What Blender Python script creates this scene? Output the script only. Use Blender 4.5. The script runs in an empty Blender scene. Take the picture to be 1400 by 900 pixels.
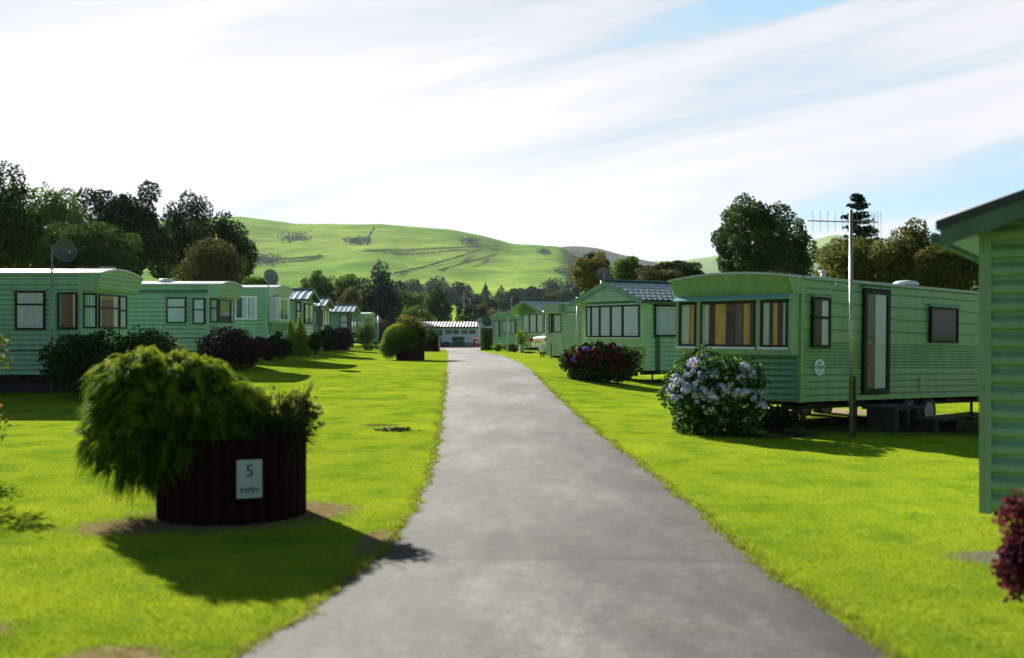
import bpy, bmesh, math, random
import numpy as np
from mathutils import Vector, Matrix
random.seed(7); RNG = np.random.default_rng(7)
SC = bpy.context.scene; COL = SC.collection
EYE, F, CX, HY = 1.7, 1500.0, 700.0, 457.0
PI = math.pi

# ------------------------------------------------------------------ terrain
def sst(t): t = np.clip(t, 0, 1); return t*t*(3-2*t)
def near_z(X, Y):
    zl = np.interp(Y, [-999,12,20,27,33,40,62,80,112,140], [0,0,.08,.22,.40,.56,.60,.53,.35,.35])
    zr = np.interp(Y, [-999,20,35,53,83,112,140], [0,0,.08,.20,.28,.35,.35])
    zz = zl*(1-sst((X-1)/4)) + zr*sst((X-1)/4)
    b = sst((Y-28)/10)*(1-sst((Y-60)/20))*sst((-6-X)/4)*.15
    d = -.16*sst((X-6)/4)*sst((Y-14)/6)*(1-sst((Y-28)/8))
    return zz + b + d
C1 = ([-1200,0,150,310,330,365,400,460,520,580,620,660,700,740,765,790,800,850,900,1000,1500,2500],
      [380,330,306,297,297,301,306,307,308,311,314,322,334,337,339,352,364,384,390,393,395,400])
C2 = ([-1000,700,740,790,815,840,870,900,925,1000,1100,2500],[400,360,340,337,339,346,353,360,368,385,395,395])
C3 = ([-1000,880,940,970,1000,1060,1110,1140,1180,1210,1300,1400,2500],[370,358,356,351,346,340,329,321,325,332,345,352,370])
_y140 = HY + (EYE-.35)*F/140
def hill_py(px, Y):
    c1 = np.interp(px, *C1); c2 = np.interp(px, *C2); c3 = np.interp(px, *C3)
    # smooth the profiles a little
    for dx in (-9, 9):
        c1 = c1 + .0*dx
    n = 1.6*np.sin(px/37.0 + Y/240.0) + 1.1*np.sin(px/17.0 - Y/150.0)
    y = np.interp(Y, [140,200,260,350,450,600],[_y140,446,435,426,419,412])
    t = np.clip((Y-600)/700, 0, 1)
    foot = 412.0
    s = .35*t + .65*sst(t)
    ya = foot + (c1-foot)*s + n*np.sin(PI*t)
    y = np.where(Y > 600, ya, y)
    t2 = np.clip((Y-1300)/400, 0, 1); y = np.where(Y > 1300, c1 + 14*sst(t2), y)
    t3 = np.clip((Y-1700)/700, 0, 1); y = np.where(Y > 1700, c1+14 + (c2-c1-14)*sst(t3) + .8*n*np.sin(PI*t3), y)
    t4 = np.clip((Y-2400)/400, 0, 1); y = np.where(Y > 2400, c2 + 12*sst(t4), y)
    t5 = np.clip((Y-2800)/800, 0, 1); y = np.where(Y > 2800, c2+12 + (c3-c2-12)*sst(t5), y)
    t6 = np.clip((Y-3600)/900, 0, 1); y = np.where(Y > 3600, c3 + 20*sst(t6), y)
    return y
def hill_z(px, Y): return EYE - (hill_py(px, Y)-HY)*Y/F
def gz(X, Y):
    if Y <= 140: return float(near_z(np.float64(X), np.float64(Y)))
    return float(hill_z(CX + X/Y*F, np.float64(Y)))
def on_hill(px, py):
    Ys = np.linspace(600, 1290, 200); ys = hill_py(np.full(200, float(px)), Ys)
    i = int(np.argmax(ys <= py)) if (ys <= py).any() else 199
    Y = Ys[i]; return ((px-CX)/F*Y, Y, gz((px-CX)/F*Y, Y))
def at(px, py):            # photo pixel -> ground point (near ground)
    Y = (EYE)*F/(py-HY)
    for _ in range(40):
        X = (px-CX)/F*Y; Y = .5*Y + .5*(EYE-gz(X, min(Y, 139)))*F/(py-HY)
    X = (px-CX)/F*Y
    return X, Y, gz(X, Y)
def PX(px, Y): return (px-CX)/F*Y
def PZ(py, Y): return EYE - (py-HY)*Y/F

# ------------------------------------------------------------------ materials
MATS = {}
def mat(name, col, rough=.6, metal=0, spec=.5, noise=0, nscale=4, bump=0, bscale=40, coat=0, col2=None, trans=0):
    if name in MATS: return MATS[name]
    m = bpy.data.materials.new(name); m.use_nodes = True; MATS[name] = m
    nt = m.node_tree; N = nt.nodes; L = nt.links
    p = N['Principled BSDF']; p.inputs['Base Color'].default_value = (*col, 1)
    p.inputs['Roughness'].default_value = rough; p.inputs['Metallic'].default_value = metal
    p.inputs['Specular IOR Level'].default_value = spec
    if coat: p.inputs['Coat Weight'].default_value = coat
    tc = N.new('ShaderNodeTexCoord')
    if noise:
        t = N.new('ShaderNodeTexNoise'); t.inputs['Scale'].default_value = nscale; t.inputs['Detail'].default_value = 6
        L.new(tc.outputs['Object'], t.inputs['Vector'])
        r = N.new('ShaderNodeValToRGB'); r.color_ramp.elements[0].position = .3; r.color_ramp.elements[1].position = .72
        c2 = col2 or tuple(c*(1-noise) for c in col)
        r.color_ramp.elements[0].color = (*c2, 1); r.color_ramp.elements[1].color = (*col, 1)
        L.new(t.outputs['Fac'], r.inputs['Fac']); L.new(r.outputs['Color'], p.inputs['Base Color'])
    if bump:
        t = N.new('ShaderNodeTexNoise'); t.inputs['Scale'].default_value = bscale; t.inputs['Detail'].default_value = 4
        L.new(tc.outputs['Object'], t.inputs['Vector'])
        b = N.new('ShaderNodeBump'); b.inputs['Strength'].default_value = bump; b.inputs['Distance'].default_value = .02
        L.new(t.outputs['Fac'], b.inputs['Height']); L.new(b.outputs['Normal'], p.inputs['Normal'])
    return m
def leafmat(name, c_dark, c_mid, c_light, trans=.35, rough=.8):
    if name in MATS: return MATS[name]
    m = bpy.data.materials.new(name); m.use_nodes = True; MATS[name] = m
    nt = m.node_tree; N = nt.nodes; L = nt.links
    p = N['Principled BSDF']; p.inputs['Roughness'].default_value = rough; p.inputs['Specular IOR Level'].default_value = .12
    a = N.new('ShaderNodeAttribute'); a.attribute_name = 'tint'
    r = N.new('ShaderNodeValToRGB'); e = r.color_ramp.elements
    e[0].color = (*c_dark, 1); e[1].color = (*c_light, 1); k = e.new(.5); k.color = (*c_mid, 1)
    L.new(a.outputs['Fac'], r.inputs['Fac']); L.new(r.outputs['Color'], p.inputs['Base Color'])
    t = N.new('ShaderNodeBsdfTranslucent'); L.new(r.outputs['Color'], t.inputs['Color'])
    mx = N.new('ShaderNodeMixShader'); mx.inputs[0].default_value = trans
    L.new(p.outputs[0], mx.inputs[1]); L.new(t.outputs[0], mx.inputs[2]); L.new(mx.outputs[0], N['Material Output'].inputs[0])
    return m
def glassmat():
    if 'glass' in MATS: return MATS['glass']
    m = bpy.data.materials.new('glass'); m.use_nodes = True; MATS['glass'] = m
    nt = m.node_tree; N = nt.nodes; L = nt.links; N.remove(N['Principled BSDF'])
    g = N.new('ShaderNodeBsdfGlossy'); g.inputs['Roughness'].default_value = .02
    tr = N.new('ShaderNodeBsdfTransparent'); tr.inputs['Color'].default_value = (.86,.9,.88,1)
    f = N.new('ShaderNodeLayerWeight'); f.inputs['Blend'].default_value = .5
    pw = N.new('ShaderNodeMath'); pw.operation = 'POWER'; pw.inputs[1].default_value = 4.5; L.new(f.outputs['Facing'], pw.inputs[0])
    ad = N.new('ShaderNodeMath'); ad.operation = 'MULTIPLY_ADD'; ad.inputs[1].default_value = .7; ad.inputs[2].default_value = .022
    L.new(pw.outputs[0], ad.inputs[0])
    mx = N.new('ShaderNodeMixShader'); L.new(ad.outputs[0], mx.inputs[0]); L.new(tr.outputs[0], mx.inputs[1]); L.new(g.outputs[0], mx.inputs[2])
    L.new(mx.outputs[0], N['Material Output'].inputs[0]); return m

def siding_mat(name, c):
    """painted aluminium with faint streaks of dirt running down"""
    if name in MATS: return MATS[name]
    m = mat(name, c, rough=.34, spec=.5)
    nt = m.node_tree; N = nt.nodes; L = nt.links; p = N['Principled BSDF']
    tc = N.new('ShaderNodeTexCoord'); mp = N.new('ShaderNodeMapping'); mp.inputs['Scale'].default_value = (3.0, 3.0, .5); mp.inputs['Location'].default_value = (len(MATS)*3.7, len(MATS)*1.3, 0)
    L.new(tc.outputs['Object'], mp.inputs[0])
    t = N.new('ShaderNodeTexNoise'); t.inputs['Scale'].default_value = 2.2; t.inputs['Detail'].default_value = 7; t.inputs['Roughness'].default_value = .65
    L.new(mp.outputs[0], t.inputs['Vector'])
    r = N.new('ShaderNodeValToRGB'); r.color_ramp.elements[0].position = .34; r.color_ramp.elements[1].position = .60
    r.color_ramp.elements[0].color = (c[0]*.78, c[1]*.77, c[2]*.66, 1); r.color_ramp.elements[1].color = (*c, 1)
    L.new(t.outputs['Fac'], r.inputs[0]); L.new(r.outputs[0], p.inputs['Base Color'])
    t2 = N.new('ShaderNodeTexNoise'); t2.inputs['Scale'].default_value = 1.7; t2.inputs['Detail'].default_value = 2
    L.new(tc.outputs['Object'], t2.inputs['Vector'])
    b = N.new('ShaderNodeBump'); b.inputs['Strength'].default_value = .35; b.inputs['Distance'].default_value = .03
    L.new(t2.outputs['Fac'], b.inputs['Height']); L.new(b.outputs[0], p.inputs['Normal'])
    return m

G_TEAL = (.23,.42,.27); G_SAGE = (.35,.55,.33); G_MOSS = (.20,.36,.155); G_PALE = (.38,.53,.33); G_DEEP=(.10,.27,.14)
M_FRAME = mat('dark window frame', (.018,.016,.014), .5, spec=.15)
M_WFRAME = mat('white window frame', (.75,.76,.76), .35)
M_GLASS = glassmat()
M_NET = mat('net curtain', (.66,.70,.78), .9, noise=.15, nscale=9)
M_DRAPE = mat('cream curtain', (.80,.77,.68), .9, noise=.15, nscale=9)
M_ORANGE = mat('amber curtain', (.95,.50,.05), .9, noise=.3, nscale=7)
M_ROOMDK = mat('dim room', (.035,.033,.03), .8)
M_WOOD = mat('room panelling', (.26,.095,.03), .5, noise=.4, nscale=3)
M_STEEL = mat('galvanised steel', (.30,.31,.29), .4, metal=.7, noise=.3, nscale=8)
M_BLACK = mat('black rubber', (.012,.012,.012), .7)
M_CHAS = mat('chassis paint', (.02,.018,.016), .7, noise=.3)
M_ROOFMET = mat('pale roof sheet', (.42,.45,.43), .3, noise=.25, nscale=3)
M_TILE = mat('coated roof tile', (.36,.39,.38), .26, spec=.8, noise=.4, nscale=6)
M_DKGREEN = mat('dark green trim', (.02,.07,.04), .35)
M_WHITE = mat('white plastic', (.72,.73,.72), .4, noise=.12)
M_BARK = mat('bark', (.07,.055,.04), .9, noise=.5, nscale=6, bump=.6, bscale=30)

# ------------------------------------------------------------------ mesh builder
class MB:
    def __init__(s, tf=None): s.v = []; s.f = []; s.tf = tf
    def add(s, vs, fs):
        n = len(s.v)
        for p in vs: s.v.append(s.tf(p) if s.tf else tuple(p))
        for f in fs: s.f.append([i+n for i in f])
    def box(s, x0, x1, y0, y1, z0, z1):
        s.add([(x0,y0,z0),(x1,y0,z0),(x1,y1,z0),(x0,y1,z0),(x0,y0,z1),(x1,y0,z1),(x1,y1,z1),(x0,y1,z1)],
              [(0,3,2,1),(4,5,6,7),(0,1,5,4),(1,2,6,5),(2,3,7,6),(3,0,4,7)]); return s
    def prism(s, poly, h0, h1, ax=2):
        n = len(poly)
        def m(p, h): return (p[0],p[1],h) if ax == 2 else ((p[0],h,p[1]) if ax == 1 else (h,p[0],p[1]))
        s.add([m(p,h0) for p in poly]+[m(p,h1) for p in poly],
              [tuple(range(n-1,-1,-1)), tuple(range(n,2*n))]+[(i,(i+1)%n,n+(i+1)%n,n+i) for i in range(n)]); return s
    def tube(s, p, q, r0, r1=None, n=8, cap=True):
        r1 = r0 if r1 is None else r1
        p = Vector(p); q = Vector(q); d = (q-p)
        if d.length < 1e-6: return s
        d.normalize(); a = d.orthogonal().normalized(); b = d.cross(a)
        vs = []
        for c, r in ((p,r0),(q,r1)):
            for i in range(n):
                t = 2*PI*i/n; vs.append(tuple(c + a*math.cos(t)*r + b*math.sin(t)*r))
        fs = [(i,(i+1)%n,n+(i+1)%n,n+i) for i in range(n)]
        if cap: fs += [tuple(range(n-1,-1,-1)), tuple(range(n,2*n))]
        s.add(vs, fs); return s
    def lathe(s, prof, c, axis=(0,0,1), n=16):
        c = Vector(c); d = Vector(axis).normalized(); a = d.orthogonal().normalized(); b = d.cross(a)
        vs = []; fs = []
        for (r, h) in prof:
            for i in range(n):
                t = 2*PI*i/n; vs.append(tuple(c + d*h + a*math.cos(t)*r + b*math.sin(t)*r))
        for k in range(len(prof)-1):
            for i in range(n): fs.append((k*n+i, k*n+(i+1)%n, (k+1)*n+(i+1)%n, (k+1)*n+i))
        fs.append(tuple(range(n-1,-1,-1))); fs.append(tuple((len(prof)-1)*n+i for i in range(n)))
        s.add(vs, fs); return s
    def build(s, name, m, parent=None, smooth=False, recalc=True, bevel=0):
        me = bpy.data.meshes.new(name); me.from_pydata([tuple(v) for v in s.v], [], s.f)
        if recalc or bevel:
            b = bmesh.new(); b.from_mesh(me)
            if recalc: bmesh.ops.recalc_face_normals(b, faces=b.faces)
            if bevel: bmesh.ops.bevel(b, geom=list(b.edges), offset=bevel, segments=2, affect='EDGES', clamp_overlap=True)
            b.to_mesh(me); b.free()
        me.materials.append(m)
        if smooth: me.polygons.foreach_set('use_smooth', [True]*len(me.polygons))
        o = bpy.data.objects.new(name, me); COL.objects.link(o)
        if parent: o.parent = parent
        return o
def tag(o, label=None, cat=None, group=None, kind=None):
    if label: o['label'] = label
    if cat: o['category'] = cat
    if group: o['group'] = group
    if kind: o['kind'] = kind
    return o
def thing(name, label, cat, loc=(0,0,0), rz=0, group=None, pitch=0):
    o = bpy.data.objects.new(name, None); COL.objects.link(o)
    o.location = loc; o.rotation_euler = (0, pitch, rz); o.empty_display_size = .2
    return tag(o, label, cat, group)
def kids(o): return [c for c in bpy.data.objects if c.parent == o]
def copy_tree(o, parent=None):
    c = o.copy(); COL.objects.link(c); c.parent = parent
    for ch in kids(o): copy_tree(ch, c)
    return c
def npmesh(name, V, Fq, m, parent=None, tint=None):
    """numpy mesh of quads or triangles"""
    me = bpy.data.meshes.new(name); k = Fq.shape[1]; nf = len(Fq)
    me.vertices.add(len(V)); me.vertices.foreach_set('co', V.astype(np.float32).ravel())
    me.loops.add(nf*k); me.loops.foreach_set('vertex_index', Fq.astype(np.int32).ravel())
    me.polygons.add(nf); me.polygons.foreach_set('loop_start', np.arange(0, nf*k, k, dtype=np.int32))
    me.update(calc_edges=True)
    if tint is not None:
        at_ = me.attributes.new('tint', 'FLOAT', 'FACE'); at_.data.foreach_set('value', tint.astype(np.float32))
    me.materials.append(m)
    o = bpy.data.objects.new(name, me); COL.objects.link(o)
    if parent: o.parent = parent
    return o
def text_mesh(name, txt, size, m, parent, loc, rot, ext=.002):
    cu = bpy.data.curves.new(name, 'FONT'); cu.body = txt; cu.size = size; cu.extrude = ext; cu.align_x = 'CENTER'; cu.align_y = 'CENTER'
    o = bpy.data.objects.new(name, cu); COL.objects.link(o)
    me = bpy.data.meshes.new_from_object(o); bpy.data.objects.remove(o)
    me.materials.clear(); me.materials.append(m)
    o = bpy.data.objects.new(name, me); COL.objects.link(o); o.parent = parent; o.location = loc; o.rotation_euler = rot
    return o

# ------------------------------------------------------------------ foliage
def rdir(n):
    d = RNG.normal(size=(n,3)); return d/np.linalg.norm(d, axis=1)[:,None]
def leaf_quads(P, size, D=None, asp=.62, jitter=.5):
    n = len(P); a = rdir(n) if D is None else D
    b = np.cross(a, rdir(n)); b /= np.linalg.norm(b, axis=1)[:,None]+1e-9
    s = size*(1-jitter/2 + jitter*RNG.random(n))[:,None]
    fold = np.cross(a, b)*s*.12
    V = np.stack([P-a*s*.5, P+b*s*.5*asp+fold, P+a*s*.5, P-b*s*.5*asp+fold], 1).reshape(-1,3)
    return V, np.arange(4*n).reshape(n,4)
def cloud_pts(blobs, n, inner=.25, rough=.16):
    B = np.array(blobs, float); w = (B[:,3]*B[:,4]+B[:,4]*B[:,5]+B[:,3]*B[:,5]); w /= w.sum()
    k = RNG.choice(len(B), n, p=w); d = rdir(n)
    r = np.where(RNG.random(n) < inner, .35+.5*RNG.random(n), .84+.16*RNG.random(n) + rough*(RNG.random(n)**3))
    lump = 1 + rough*.6*np.sin(d[:,0]*7+k)*np.sin(d[:,2]*6+k*2.1)
    return B[k,:3] + d*B[k,3:6]*(r*lump)[:,None], d, k
def foliage(name, blobs, n, size, m, parent, inner=.25, rough=.16, asp=.62, floor=None):
    if size > .12 and size < .5: n = int(n*1.5); size *= .80
    P, d, k = cloud_pts(blobs, n, inner, rough)
    if floor is not None: P = P[P[:,2] > floor]; 
    n = len(P); V, Fq = leaf_quads(P, size, asp=asp)
    h = (P[:,2]-P[:,2].min())/(np.ptp(P[:,2])+1e-6)
    tint = np.clip(RNG.normal(.42, .2, n) + .12*np.sin(k[:n]*1.7), 0, 1)
    return npmesh(name, V, Fq, m, parent, tint)
def clumps(c, R, n, rr, low=-.35, seed=0):
    """n clump blobs spread through an ellipsoid of radii R centred c"""
    g = np.random.default_rng(abs(int(seed))); out = []
    gold = PI*(3-5**.5)
    for i in range(n):
        z = 1-(i+.5)/n*(1-low); z = max(low, min(1, z + g.normal()*.06)); t = gold*i + g.normal()*.25
        q = math.sqrt(max(0,1-z*z)); f = .50 + .42*g.random()
        s = rr*(.55+.8*g.random())
        out.append((c[0]+R[0]*q*math.cos(t)*f, c[1]+R[1]*q*math.sin(t)*f, c[2]+R[2]*z*f, R[0]*s, R[1]*s, R[2]*s*.85))
    out.append((c[0],c[1],c[2]-.05*R[2], R[0]*.5, R[1]*.5, R[2]*.5))
    return out
def trunk_mesh(base, top, r, blobs, parent, m=M_BARK, nl=7, name='trunk'):
    b = MB(); base = Vector(base); top = Vector(top)
    pts = [base]; 
    for i in range(1,5): pts.append(base.lerp(top, i/4) + Vector((random.uniform(-1,1), random.uniform(-1,1), 0))*r*.6)
    for i in range(4): b.tube(pts[i], pts[i+1], r*(1-.17*i), r*(1-.17*(i+1)), 8)
    for bl in random.sample(list(blobs), min(nl, len(blobs))):
        t = random.uniform(.45,.95); p = base.lerp(top, t); q = Vector(bl[:3]); mid = p.lerp(q, .5) + Vector((0,0,.1*(q-p).length))
        b.tube(p, mid, r*.4, r*.25, 6); b.tube(mid, q, r*.25, r*.06, 6)
    return b.build(name, m, parent, smooth=True)
LM = {
 'oak':   leafmat('oak leaves', (.012,.028,.006), (.035,.075,.012), (.10,.155,.02), .32, rough=.8),
 'dark':  leafmat('dense dark leaves', (.008,.018,.007), (.020,.042,.012), (.055,.09,.018), .28, rough=.8),
 'mid':   leafmat('green leaves', (.025,.06,.010), (.07,.135,.018), (.16,.24,.03), .38, rough=.8),
 'brownish': leafmat('tawny leaves', (.022,.030,.008), (.065,.075,.018), (.15,.15,.035), .3),
 'autumn': leafmat('turning leaves', (.03,.05,.010), (.11,.12,.018), (.42,.20,.02), .35),
 'red':   leafmat('reddening leaves', (.015,.04,.010), (.07,.10,.016), (.36,.07,.02), .35),
 'conifer': leafmat('conifer needles', (.006,.018,.010), (.014,.034,.018), (.03,.06,.03), .1),
 'far':   leafmat('distant leaves', (.012,.04,.018), (.022,.07,.028), (.05,.12,.035), .25, rough=.9),
 'fardark': leafmat('distant dark leaves', (.006,.026,.014), (.012,.042,.020), (.03,.075,.028), .2, rough=.9),
 'purple': leafmat('purple bronze leaves', (.014,.008,.010), (.035,.016,.018), (.10,.035,.03), .25),
 'gold':  leafmat('golden thread needles', (.018,.055,.005), (.11,.20,.008), (.48,.50,.015), .38),
 'lime':  leafmat('lime green leaves', (.05,.11,.01), (.14,.24,.02), (.34,.40,.03), .4),
 'shrub': leafmat('shrub leaves', (.012,.03,.008), (.03,.065,.014), (.08,.13,.03), .25),
 'wine':  leafmat('wine red leaves', (.03,.006,.01), (.09,.012,.022), (.22,.04,.06), .3),
 'hydr':  leafmat('hydrangea leaves', (.015,.045,.01), (.04,.10,.02), (.13,.22,.04), .3),
}
for k_, c_ in (('red',(.10,.125,.018)),('autumn',(.15,.13,.018))):
    e_ = [n for n in LM[k_].node_tree.nodes if n.type == 'VALTORGB'][0].color_ramp.elements; q_ = e_.new(.74); q_.color = (*c_, 1); e_[1].position = .35; e_[-1].position = .9
def tree(x0, x1, ytop, Y, ybot, kind, label, n=9000, size=.2, nc=30, rr=.34, group=None, name='tree', depth=None, inner=.25, low=-.75, cat='tree'):
    ybot += .22*(ybot-ytop)
    X = PX((x0+x1)/2, Y); g = gz(X, Y); zt = PZ(ytop, Y); zb = PZ(ybot, Y)
    rx = (x1-x0)/2*Y/F; rz = (zt-zb)/2; zb = max(zb, g+.2*(zt-g)) if zb < g else zb
    rz = (zt-zb)/2
    t = thing(name, label, cat, (X, Y, g), group=group)
    ry = depth or max(rx, rz*.7)
    bl = clumps((0,0,(zt+zb)/2-g), (rx, ry, rz), nc, rr, low, seed=int(x0*7+ytop))
    foliage('crown', bl, n, size, LM[kind], t, inner=inner)
    trunk_mesh((0,0,-.1), (0,0,(zt+zb)/2-g), max(.05, .04*(zt-g)), bl, t)
    return t

# ------------------------------------------------------------------ caravans
class Van:
    def __init__(s, name, label, px, Y, ang_vec, side, W, L, fl, ev, col, group, pitch=0, zg=None, X=None, cat='caravan'):
        s.X = PX(px, Y) if X is None else X; s.Y = Y; a = Vector(ang_vec).normalized(); s.a = a; s.s = side
        s.b = Vector((-a.y, a.x))*side
        s.zg = gz(s.X, Y) if zg is None else zg; s.pitch = pitch
        s.W, s.L, s.fl, s.ev = W, L, fl, ev; s.m = siding_mat('siding '+name+' %s'%len(MATS), col); s.col = col
        s.root = thing(name, label, cat, (s.X, Y, s.zg), math.atan2(a.y, a.x), group, pitch)
    def tf(s, p): return (p[0], p[1]*s.s, p[2])
    def mb(s): return MB(s.tf)
    def side_px(s, px, py, off=0):      # pixel -> (a, z) on the side plane b=-off
        u = (px-CX)/F; x0 = s.X - s.b.x*off; y0 = s.Y - s.b.y*off
        a = (y0*u-x0)/(s.a.x-s.a.y*u); Y = y0+s.a.y*a
        return a, PZ(py, Y)-s.zg + a*math.sin(s.pitch)
    def front_px(s, px, py, off=0):     # pixel -> (b, z) on the plane a=-off
        u = (px-CX)/F; x0 = s.X - s.a.x*off; y0 = s.Y - s.a.y*off
        b = (y0*u-x0)/(s.b.x-s.b.y*u); Y = y0+s.b.y*b
        return b, PZ(py, Y)-s.zg - off*math.sin(s.pitch)
    def walls(s, profile, z0=None, z1=None, ):
        """profile: function z0,z1 -> [(z, off)]"""
        z0 = s.fl if z0 is None else z0; z1 = s.ev if z1 is None else z1
        pr = profile(z0, z1); mb = s.mb(); vs = []; fs = []
        for (z, o) in pr: vs += [(-o,-o,z),(s.L+o,-o,z),(s.L+o,s.W+o,z),(-o,s.W+o,z)]
        for k in range(len(pr)-1):
            for i in range(4): fs.append((k*4+i, k*4+(i+1)%4, k*4+4+(i+1)%4, k*4+4+i))
        fs.append((3,2,1,0)); n = (len(pr)-1)*4; fs.append((n,n+1,n+2,n+3))
        mb.add(vs, fs); return mb.build('wall', s.m, s.root)
    def posts(s, w=.06, o=.036, m=None):
        for a_, b_ in ((0,0),(0,s.W),(s.L,0),(s.L,s.W)):
            mb = s.mb(); mb.box(a_-o if a_ == 0 else a_-w, a_+w if a_ == 0 else a_+o, b_-o if b_ == 0 else b_-w, b_+w if b_ == 0 else b_+o, s.fl-.01, s.ev)
            mb.build('corner_trim', m or s.m, s.root)
    def window(s, P, Q, z0, z1, frame=.045, fm=None, mull=(), transom=None, curtains=(('net',0,1),), inside=None, proud=.082, rec=0, sill=False, label=None, name='window', hood=False):
        P = Vector(P); Q = Vector(Q); d = Q-P; w = d.length; d.normalize()
        nrm = Vector((d.y, -d.x)); c = Vector((s.L/2, s.W/2))
        if nrm.dot((P+Q)/2-c) < 0: nrm = -nrm
        def tf(p):
            q = P + d*p[0] + nrm*p[1]; return s.tf((q.x, q.y, p[2]))
        fm = fm or M_FRAME
        D0 = .036 if (rec == 0 and proud > .06) else 0
        m = MB(tf)
        m.box(0,w,0 if rec == 0 else -.03,proud,z0,z0+frame); m.box(0,w,0 if rec == 0 else -.03,proud,z1-frame,z1)
        m.box(0,frame,.001,proud-.001,z0+frame,z1-frame); m.box(w-frame,w,.001,proud-.001,z0+frame,z1-frame)
        for u in mull: m.box(u*w-frame*.5,u*w+frame*.5,.002,proud-.004,z0+frame,z1-frame)
        if transom:
            zz = z0+(z1-z0)*transom; m.box(frame,w-frame,.0025,proud-.005,zz-frame*.5,zz+frame*.5)
        win = m.build(name, fm, s.root)
        if label: win['label'] = label
        fr = frame*.6
        gl = MB(tf); gl.add([(fr,proud-.02,z0+fr),(w-fr,proud-.02,z0+fr),(w-fr,proud-.02,z1-fr),(fr,proud-.02,z1-fr)],[(0,1,2,3)]); gl.build('pane', M_GLASS, win)
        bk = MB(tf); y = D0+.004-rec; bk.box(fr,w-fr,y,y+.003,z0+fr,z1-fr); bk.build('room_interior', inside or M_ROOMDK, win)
        for (kind, u0, u1) in curtains:
            mm = {'net':M_NET,'drape':M_DRAPE,'orange':M_ORANGE}[kind]
            cb = MB(tf); n = max(8, int((u1-u0)*w/.02)); base = D0+.014 if rec == 0 else -.038; amp = .007 if rec == 0 else .022
            if kind == 'orange': base -= .01 if rec == 0 else .02
            vs = []; fs = []; ph = random.random()*6
            for i in range(n+1):
                u = w*(u0+(u1-u0)*i/n)
                yo = base + amp*math.sin(u*2*PI/.085+ph+.8*math.sin(u*9)) 
                u = min(max(u, fr), w-fr); vs += [(u,yo,z0+fr),(u,yo*1.0,z1-fr)]
            for i in range(n): fs.append((2*i,2*i+2,2*i+3,2*i+1))
            cb.add(vs, fs); cb.build('curtain', mm, win, smooth=True, recalc=False)
        if sill:
            sl = MB(tf); sl.box(-.02,w+.02,0,proud+.035,z0-.045,z0-.003); sl.build('sill', M_WHITE if sill == 'white' else s.m, win)
        if hood:
            sl = MB(tf); sl.prism([(.0,z1+.005),(proud+.03,z1+.005),(proud+.02,z1+.03),(.0,z1+.075)], -.04, w+.04, ax=0); sl.build('rain_hood', s.m, win)
        return win
    def chassis(s, wheels=(.5,), legs=(), skirt=False, wheel_r=.3):
        mb = s.mb(); z1 = s.fl-.012
        for b_ in (.35, s.W-.45): mb.box(.05, s.L-.05, b_, b_+.07, z1-.14, z1)
        for k in range(int(s.L/1.2)): mb.box(.3+k*1.2, .36+k*1.2, .03, s.W-.03, z1-.07, z1-.001)
        mb.build('chassis', M_CHAS, s.root)
        if skirt: s.mb().box(.35, s.L-.3, .55, s.W-.2, -.15, z1-.15).build('skirting', M_CHAS, s.root)  # dark box added under the floor to stand for the shade there
        for (a_, b_) in legs:
            l = s.mb(); l.tube((a_,b_,-.02),(a_,b_,z1-.02),.03,.03,6); l.box(a_-.1,a_+.1,b_-.1,b_+.1,-.05,.06); l.build('jack_leg', M_CHAS, s.root)
        for a_ in wheels:
            for b_ in (.12, s.W-.12):
                w = s.mb(); w.lathe([(wheel_r*.6,-.09),(wheel_r*.95,-.09),(wheel_r,-.05),(wheel_r,.05),(wheel_r*.95,.09),(wheel_r*.6,.09)], (a_,b_,wheel_r-.02), (0,1,0), 20)
                wo = w.build('wheel', M_BLACK, s.root, smooth=True)
                r = s.mb(); r.lathe([(wheel_r*.62,-.095),(wheel_r*.55,-.07),(wheel_r*.25,-.06),(wheel_r*.2,-.1),(wheel_r*.2,.1),(wheel_r*.55,.07),(wheel_r*.62,.095)], (a_,b_,wheel_r-.02), (0,1,0), 16)
                r.build('rim', mat('cream wheel rim', (.28,.25,.19), .5), wo)
    def arch_roof(s, rise=.14, over=.0, hood_p=.45, hood_z=None, hood_b=None, th=.05, mhood=None, ribs=0, rake=.13):
        n = 14; e = .05; W = s.W
        def zt(b): return s.ev + rise*(1-((b-W/2)/(W/2+e))**2)
        bs = [-e + (W+2*e)*i/n for i in range(n+1)]
        poly = [(b, zt(b)+th) for b in bs] + [(b, zt(b)-.005) for b in reversed(bs)]
        m = s.mb(); m.prism(poly, -hood_p-.03, s.L+.06, ax=0); m.build('roof', M_ROOFMET, s.root)
        g = s.mb(); gm = mat('pale gutter', (.3,.36,.32), .4)
        g.box(-.02, s.L+.07, -e-.025, -e-.002, zt(-e)-.02, zt(-e)+.03); g.build('gutter', gm, s.root); g = s.mb(); g.box(-.02, s.L+.07, W+e+.002, W+e+.025, zt(-e)-.02, zt(-e)+.03)
        g.build('gutter', mat('pale gutter', (.3,.36,.32), .4), s.root)
        # hood: profile in (a,z) swept over b with arched top
        hz = hood_z; vs = []; fs = []
        h = s.mb(); m2 = 12; bb = [-.03 + (W+.06)*i/m2 for i in range(m2+1)]
        for b in bb:
            k = zt(min(max(b,-e),W+e))-.006
            vs += [(0.02, b, k), (-hood_p, b, k), (-hood_p+rake, b, hz+.06), (-hood_p+rake+.03, b, hz), (0.02, b, hz)]
        # end faces flared outwards
        for i in range(m2):
            for j in range(5): fs.append((i*5+j, i*5+(j+1)%5, i*5+5+(j+1)%5, i*5+5+j))
        fs.append((4,3,2,1,0)); q = m2*5; fs.append((q,q+1,q+2,q+3,q+4)); h.add(vs, fs)
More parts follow.
